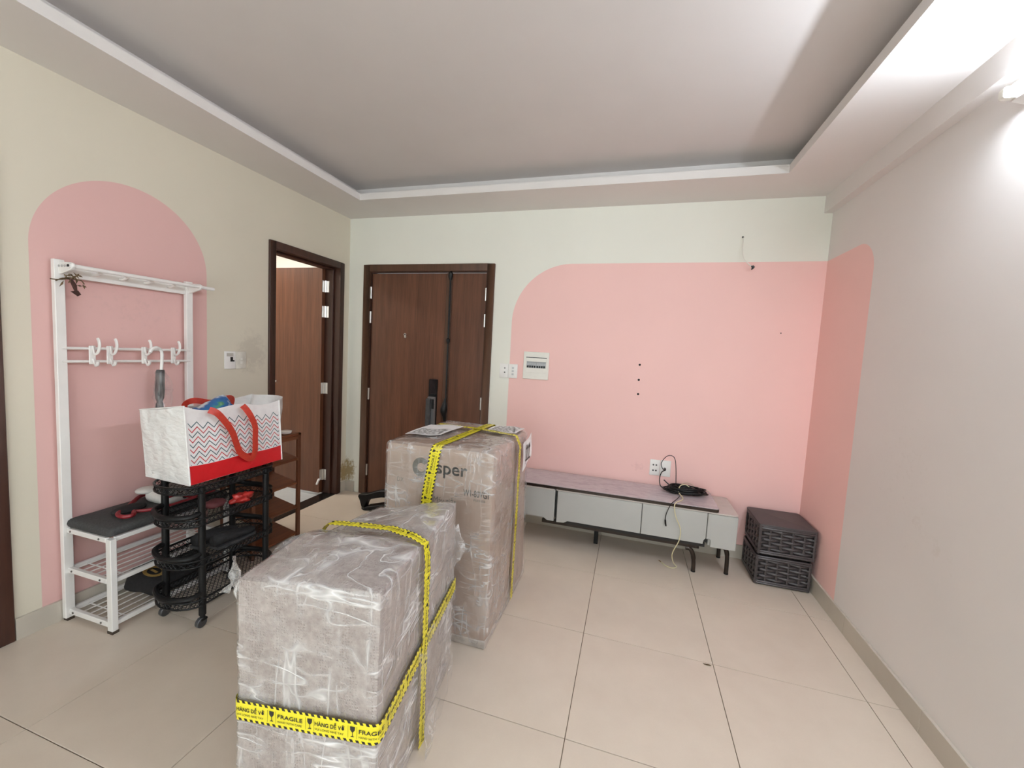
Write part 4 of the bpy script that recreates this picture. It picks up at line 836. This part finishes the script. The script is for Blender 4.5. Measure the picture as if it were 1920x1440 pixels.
# ------------------------------------------------------------------ black four-tier trolley
TR_ = thing('kitchen_trolley', (0.53, -1.655, 0), 'black plastic four-tier trolley on casters beside the shoe bench', 'trolley')
TXA, TXB, TYA, TYB = 0.412, 0.655, -1.83, -1.48
for x in (TXA, TXB):
    for y in (TYA, TYB):
        MB().cyl((x, y, 0.062), (x, y, 0.693), 0.0155, 14).build('pole', BLACKP, TR_)
        ca = MB().cyl((x, y, 0.04), (x, y, 0.065), 0.011, 10).box(x - 0.014, x + 0.014, y - 0.014, y + 0.014, 0.035, 0.045).build('caster', BLACKP, TR_)
        MB().cyl((x - 0.011, y - 0.008, 0.025), (x + 0.011, y - 0.008, 0.025), 0.0245, 16).build('wheel', DGREY, ca, bevel=0.003)
def outline(d_=0.0, n=9):
    """tray outline: straight long sides, bulging ends beyond the poles"""
    x0, x1, o = TXA - 0.012 - d_, TXB + 0.012 + d_, []
    for k in range(n + 1): q = math.pi * k / n; o.append(((x0 + x1) / 2 - (x1 - x0) / 2 * math.cos(q), TYA - 0.005 - (0.085 + d_) * math.sin(q)))
    for k in range(n + 1): q = math.pi * k / n; o.append(((x0 + x1) / 2 + (x1 - x0) / 2 * math.cos(q), TYB + 0.005 + (0.085 + d_) * math.sin(q)))
    return o
def dens(o, step):
    r_ = []
    for i in range(len(o)):
        a, b = Vector(o[i]), Vector(o[(i + 1) % len(o)]); k = max(1, int((b - a).length / step)); r_ += [a.lerp(b, t / k) for t in range(k)]
    return r_
def inside(o, x, y):
    c = False; j = len(o) - 1
    for i in range(len(o)):
        if (o[i][1] > y) != (o[j][1] > y) and x < (o[j][0] - o[i][0]) * (y - o[i][1]) / (o[j][1] - o[i][1]) + o[i][0]: c = not c
        j = i
    return c
ou = outline(); od = dens(ou, 0.021)
rimt = MB().tube([(p.x, p.y, 0.03) for p in od], 0.005, 6, closed=True); rimb = MB().tube([(p.x, p.y, 0.0) for p in od], 0.0045, 6, closed=True)
lat = MB()
for i in range(len(od)):
    a, b = od[i], od[(i + 1) % len(od)]; lat.tube([(a.x, a.y, 0.002), (b.x, b.y, 0.028)], 0.0016, 4); lat.tube([(b.x, b.y, 0.002), (a.x, a.y, 0.028)], 0.0016, 4)
net = MB(); c45 = math.sqrt(0.5)
for s_ in (1, -1):
    for k in range(-34, 35):
        off = k * 0.0165; run = None; t = -0.42
        while t <= 0.42:
            x, y = 0.5335 + (t * c45) + off * c45, -1.655 + s_ * (t * c45) - s_ * off * c45; ins = inside(ou, x, y)
            if ins and run is None: run = (x, y)
            if (not ins or t >= 0.415) and run is not None: net.tube([(*run, 0), (x, y, 0)], 0.0017, 4, cap=False); run = None
            t += 0.01
first = None
ARC = MB()
for z in (0.115, 0.312, 0.510, 0.668):
    parts = []
    if first is None:
        rt_ = rimt.build('tray_rim', BLACKP, TR_, sharp=80); rb2 = rimb.build('tray_rim', BLACKP, TR_, sharp=80); la = tag(lat.build('tray_lattice', BLACKP, TR_, smooth=False), kind='stuff'); ne = tag(net.build('tray_mesh', BLACKP, TR_, smooth=False), kind='stuff')
        half = len(outline()) // 2
        e1 = MB().tube(spline([(TXA, TYA, 0.06), (TXA + 0.012, TYA - 0.055, 0.05), (0.533, TYA - 0.092, 0.046), (TXB - 0.012, TYA - 0.055, 0.05), (TXB, TYA, 0.06)], 6), 0.0125, 10, flat=1.0).build('end_bow', BLACKP, TR_)
        e2 = MB().tube(spline([(TXA, TYB, 0.075), (TXA + 0.03, TYB + 0.055, 0.052), (0.533, TYB + 0.085, 0.045), (TXB - 0.03, TYB + 0.055, 0.052), (TXB, TYB, 0.075)], 6), 0.0135, 10).build('end_bow', BLACKP, TR_)
        first = [rt_, rb2, la, ne, e1, e2]
        for q in first: q.location.z = z
    else:
        for q in (first if z < 0.6 else first[:4]): c = dup(q, TR_, (0, 0, 0)); c.location.z = z
# shoes and packets on the trays
def lump(name, label, cat, c, s_, m, seed, part='body', amp=0.25):
    t = thing(name, (c[0], c[1], c[2] - s_[2]), label, cat); b = MB().sphere(c, s_, 20, 14)
    b.v = [Vector(c) + (p - Vector(c)) * (1 + amp * noise.noise((p * 45) + Vector((seed, 0, 0)))) for p in b.v]; b.build(part, m, t, sharp=80); return t
RP = mat('red_packet', (0.45, 0.03, 0.025), 0.25, var=0.3, scale=40)
t = lump('red_packet', 'crumpled red plastic packet on the upper tray of the black trolley', 'packet', (0.60, -1.575, 0.546), (0.03, 0.055, 0.026), RP, 3, 'packet', 0.9)
def shoe(x, y, z, lab, m, L_=0.23, rot=0.0):
    t = thing('shoe', (x, y, z), lab, 'shoe'); b = MB(); n = 12; prof = [(0, .028, .055), (.1, .034, .062), (.3, .033, .058), (.5, .038, .05), (.75, .043, .035), (.92, .036, .028), (1.0, .012, .02)]
    vs, fs = [], []
    for u, hw, hh in prof:
        for j in range(n): q = 2 * math.pi * j / n; vs.append((x + hw * math.cos(q), y - L_ / 2 + L_ * u, z + 0.012 + max(0, (hh) * (0.5 + 0.5 * math.sin(q)))))
    for i in range(len(prof) - 1):
        for j in range(n): fs.append((i * n + j, i * n + (j + 1) % n, (i + 1) * n + (j + 1) % n, (i + 1) * n + j))
    fs += [tuple(range(n)), tuple(range((len(prof) - 1) * n, len(prof) * n))]; b.add(vs, fs).build('upper', m, t, sharp=80)
    MB().prism([(x + hw * s_ * 1.02, y - L_ / 2 + L_ * u) for s_, pp in ((1, prof), (-1, prof[::-1])) for u, hw, hh in pp], z, z + 0.014, 'z').build('sole', DGREY, t); return t
shoe(0.575, -1.60, 0.3165, 'black shoe on the right of the third trolley tray', BLKF); shoe(0.485, -1.63, 0.3165, 'black shoe on the left of the third trolley tray', BLKF)
MBX = mat('maroon_fabric', (0.10, 0.02, 0.022), 0.7, var=0.3)
lump('cloth_bundle', 'dark maroon cloth bundle on the second trolley tray', 'cloth', (0.53, -1.67, 0.536), (0.045, 0.05, 0.022), MBX, 8, 'cloth', 0.3)

# ------------------------------------------------------------------ reddish wooden shoe rack
SW = wood('red_brown_wood', (0.10, 0.032, 0.014), (0.20, 0.068, 0.028), 'y', 0.32); SWZ = wood('red_brown_wood_post', (0.085, 0.028, 0.013), (0.17, 0.058, 0.025), 'z', 0.35)
sr = thing('wooden_shoe_rack', (0.2, -1.13, 0), 'reddish brown wooden shoe rack with slanted shelves by the bathroom door', 'shoe rack')
SX0, SX1, SY0, SY1 = 0.085, 0.35, -1.30, -0.912
for x in (SX0, SX1 - 0.02):
    for y in (SY0, SY1 - 0.026): B(x, x + 0.02, y, y + 0.026, 0, 0.757).build('post', SWZ, sr, bevel=0.002)
for z in (0.04, 0.232, 0.408, 0.585):
    MB().hexa([(SX0 + 0.02, SY0 + 0.02, z + 0.035), (SX1 - 0.004, SY0 + 0.02, z - 0.014), (SX1 - 0.004, SY1 - 0.026, z - 0.014), (SX0 + 0.02, SY1 - 0.026, z + 0.035), (SX0 + 0.02, SY0 + 0.02, z + 0.049), (SX1 - 0.004, SY0 + 0.02, z), (SX1 - 0.004, SY1 - 0.026, z), (SX0 + 0.02, SY1 - 0.026, z + 0.049)]).build('shelf', SW, sr, bevel=0.002)
B(SX0, SX1, SY0, SY1, 0.742, 0.757).build('top_board', SW, sr, bevel=0.002); B(SX1 - 0.018, SX1 - 0.002, SY0 + 0.026, SY1 - 0.026, 0.715, 0.741).build('apron', SW, sr, bevel=0.001); B(SX1 - 0.018, SX1 - 0.002, SY0 + 0.026, SY1 - 0.026, 0.565, 0.585).build('front_lip', SW, sr, bevel=0.001)
t = thing('soap_dish', (0.28, -0.98, 0.757), 'small white dish on top of the wooden shoe rack', 'dish')
MB().tube([(0.30, -1.0, 0.758), (0.30, -1.0, 0.764), (0.30, -1.0, 0.778), (0.30, -1.0, 0.781)], [0.026, 0.036, 0.04, 0.03], 20).build('dish', mat('white_ceramic', (0.75, 0.74, 0.70), 0.25, bump=0), t)

# ------------------------------------------------------------------ shopping bag on the trolley
ZIGM = None
def bag_mats():
    m = N('bag_print'); uv = m.n('ShaderNodeUVMap', uv_map='uv'); sp_ = m.n('ShaderNodeSeparateXYZ', i_0=uv.outputs[0]); u, v, _ = sp_.outputs
    P = 0.052; tri_ = m.math('ABSOLUTE', m.math('SUBTRACT', m.math('FRACT', m.math('DIVIDE', u, P)), 0.5)); vz_ = m.math('ADD', v, m.math('MULTIPLY', tri_, -0.06)); S_ = 0.0235
    q = m.math('DIVIDE', vz_, S_); line = m.math('LESS_THAN', m.math('FRACT', q), 0.26); odd = m.math('LESS_THAN', m.math('FRACT', m.math('MULTIPLY', q, 0.5)), 0.5)
    band = m.math('MULTIPLY', m.math('GREATER_THAN', v, 0.088), m.math('LESS_THAN', vz_, 0.265))
    inu = m.math('MULTIPLY', m.math('GREATER_THAN', u, 0.012), m.math('LESS_THAN', u, 0.50))
    nz = m.noise(m.coords('Object'), 30.0, 3.0)
    c0 = m.ramp(nz, [(0.3, (0.78, 0.76, 0.76)), (0.7, (0.84, 0.83, 0.83))])
    c1 = m.mix(m.math('MULTIPLY', m.math('MULTIPLY', line, band), inu), c0, m.mix(odd, (0.05, 0.11, 0.13), (0.52, 0.04, 0.05)))
    c2 = m.mix(m.math('LESS_THAN', v, 0.085), c1, (0.62, 0.015, 0.02))
    fine = m.noise(m.coords('Object'), 45.0, 4.0, 0.6)
    m.pbr(c2, 0.33, 0.0, m.bump(fine, 0.35, 0.004), 0.5)
    m2 = N('woven_plastic_white'); v2 = m2.coords('Object'); n1 = m2.noise(v2, 9.0, 2.5, 0.5); n2 = m2.math('ABSOLUTE', m2.math('SUBTRACT', m2.noise(m2.coords('Object', (1, 1, 2.0)), 14.0, 2.5, 0.5), 0.5))
    m2.pbr(m2.ramp(n1, [(0.3, (0.76, 0.75, 0.74)), (0.7, (0.84, 0.83, 0.82))]), 0.28, 0.0, m2.bump(m2.math('ADD', n1, n2), 0.75, 0.02), 0.5); return m.m, m2.m
ZIG, BAGW = bag_mats(); STRAP = mat('red_webbing', (0.47, 0.035, 0.018), 0.45, var=0.12, scale=80, bump=0.2)
bg = thing('shopping_bag', (0.47, -1.6, 0.73), 'large white shopping bag with red band and zigzag print on the trolley', 'bag')
ZB = 0.704; dz_ = ZB - 0.70
NBm, LBm, RBm, BKm = Vector((0.630, -1.865, ZB)), Vector((0.315, -1.85, ZB)), Vector((0.625, -1.345, ZB)), Vector((0.31, -1.35, ZB))
NT, LT, RT, BT = Vector((0.605, -1.872, 1.075)), Vector((0.30, -1.863, 1.032)), Vector((0.608, -1.352, 1.054)), Vector((0.25, -1.215, 1.05))
def face(a, b, c_, d_, dip, bulge, nrm, seed, crump=0.006):
    def f_(u, v):
        p = a.lerp(b, u).lerp(d_.lerp(c_, u), v); k = math.sin(math.pi * u) * math.sin(math.pi * v)
        p = p + Vector(nrm) * (bulge * k + wr((p.x, p.y, p.z), 12, crump, seed) * (0.3 + 0.7 * math.sin(math.pi * u)))
        p.z += v * dip(u); return p
    return f_
fm = MB(); ff = face(NBm, RBm, RT, NT, lambda u: -0.028 * math.sin(math.pi * u) * (1.0 - 0.6 * u) - 0.012 * math.sin(3 * math.pi * u), 0.004, (1, 0, 0), 1.0)
NU, NV = 34, 26; tbl = {}
for j in range(NV + 1):
    for i in range(NU + 1): p = ff(i / NU, j / NV); fm.v.append(p); tbl[tuple(round(q, 5) for q in p)] = (i / NU * 0.51, j / NV * 0.35)
fm.f = [(j * (NU + 1) + i, j * (NU + 1) + i + 1, (j + 1) * (NU + 1) + i + 1, (j + 1) * (NU + 1) + i) for j in range(NV) for i in range(NU)]
fm.build('front_panel', ZIG, bg, uv=lambda p: tbl.get(tuple(round(q, 5) for q in p), (0, 0.2)), sharp=80)
def panel(name, fn_): b = MB(); b.grid(fn_, 26, 20); return b.build(name, BAGW, bg, sharp=80)
panel('end_panel', face(LBm, NBm, NT, LT, lambda u: -0.006 * math.sin(math.pi * u), 0.006, (0, -1, 0), 2.0, 0.012))
panel('end_panel', lambda u, v: face(RBm, BKm, BT, RT, lambda u_: 0.0, 0.0, (0, 1, 0), 3.0)(u, v) + Vector((0, 0.10 * math.sin(math.pi * min(1, u * 1.15)) * min(1, v * 1.25), 0)))
panel('back_panel', face(BKm, LBm, LT, BT, lambda u: -0.03 * math.sin(math.pi * u) + 0.03 * u * (1 - u), 0.0, (-1, 0, 0), 4.0))
panel('bottom_panel', lambda u, v: LBm.lerp(NBm, u).lerp(BKm.lerp(RBm, u), v))
for a, b in ((NBm, NT), (RBm, RT), (LBm, NBm), (LT, NT)): MB().tube([a.lerp(b, k / 10) + Vector((0.001, 0, 0)) for k in range(11)], 0.0035, 6).build('seam', BAGW, bg)
def ribbon(name, pts, side, wdt, m, parent, n=6):
    P = spline(pts, n); b = MB(); k = len(P); s_ = Vector(side)
    for i, p in enumerate(P):
        d_ = (P[min(i + 1, k - 1)] - P[max(i - 1, 0)]).normalized(); sd = d_.cross(s_).normalized() * wdt / 2; b.v += [p - sd, p + sd]
    b.f = [(2 * i, 2 * i + 1, 2 * i + 3, 2 * i + 2) for i in range(k - 1)]; return b.build(name, m, parent, solid=0.0018, sharp=80)
xo = 0.642
ribbon('handle', [(xo - .012, -1.775, 1.05), (xo + .004, -1.745, 1.03), (xo + .01, -1.70, 0.97), (xo + .012, -1.672, 0.92), (xo + .012, -1.655, 0.87), (xo + .01, -1.632, 0.815), (xo + .008, -1.60, 0.785), (xo + .01, -1.575, 0.768), (xo + .012, -1.555, 0.775), (xo + .012, -1.545, 0.81), (xo + .012, -1.545, 0.87), (xo + .012, -1.545, 0.93), (xo + .01, -1.565, 0.985), (xo + .004, -1.59, 1.03), (xo - .010, -1.602, 1.052)], (1, 0, 0), 0.032, STRAP, bg)
ribbon('handle', [(0.345, -1.69, 1.01), (0.352, -1.69, 1.045), (0.375, -1.66, 1.062), (0.385, -1.58, 1.045), (0.375, -1.49, 1.058), (0.36, -1.44, 1.05), (0.352, -1.44, 1.01)], (1, 0, 0), 0.03, STRAP, bg)
# blue and green packets peeping out of the bag
pk = thing('blue_packet', (0.46, -1.64, 0.9), 'crumpled blue and green plastic packet peeping out of the bag', 'packet')
mp = N('blue_green_foil'); vv = mp.coords('Object', (1, 1, 1)); mp.pbr(mp.ramp(mp.noise(vv, 8.0, 3.0, 0.55), [(0.36, (0.55, 0.60, 0.62)), (0.44, (0.02, 0.10, 0.30)), (0.56, (0.03, 0.16, 0.36)), (0.60, (0.08, 0.30, 0.13)), (0.68, (0.5, 0.58, 0.6))]), 0.25)
pb = MB(); pb.grid(lambda u, v: (lambda p: p + Vector((wr(p, 9, .03, 1), wr(p, 9, .03, 4), wr(p, 9, .03, 7))))(Vector((0.40 + 0.16 * u, -1.74 + 0.24 * v, 0.985 + 0.095 * math.sin(math.pi * u) * math.sin(math.pi * v)))), 18, 18); pb.build('wrapper', mp.m, pk, solid=0.001, sharp=25)
B(0.40, 0.56, -1.73, -1.51, 0.78, 0.985).build('packet_body', mat('grey_carton', (0.3, 0.3, 0.3), 0.7), pk, bevel=0.01)
# small dry scrap on the floor
t = thing('dry_scrap', (2.93, -1.30, 0), 'tiny brown dry scrap on a tile joint of the open floor', 'scrap')
p_ = None
MB().add([(2.975, -1.225, 0.001), (2.99, -1.235, 0.006), (3.01, -1.23, 0.004), (3.0, -1.222, 0.002)], [(0, 1, 2, 3)]).build('scrap', SPR, t, solid=0.002)
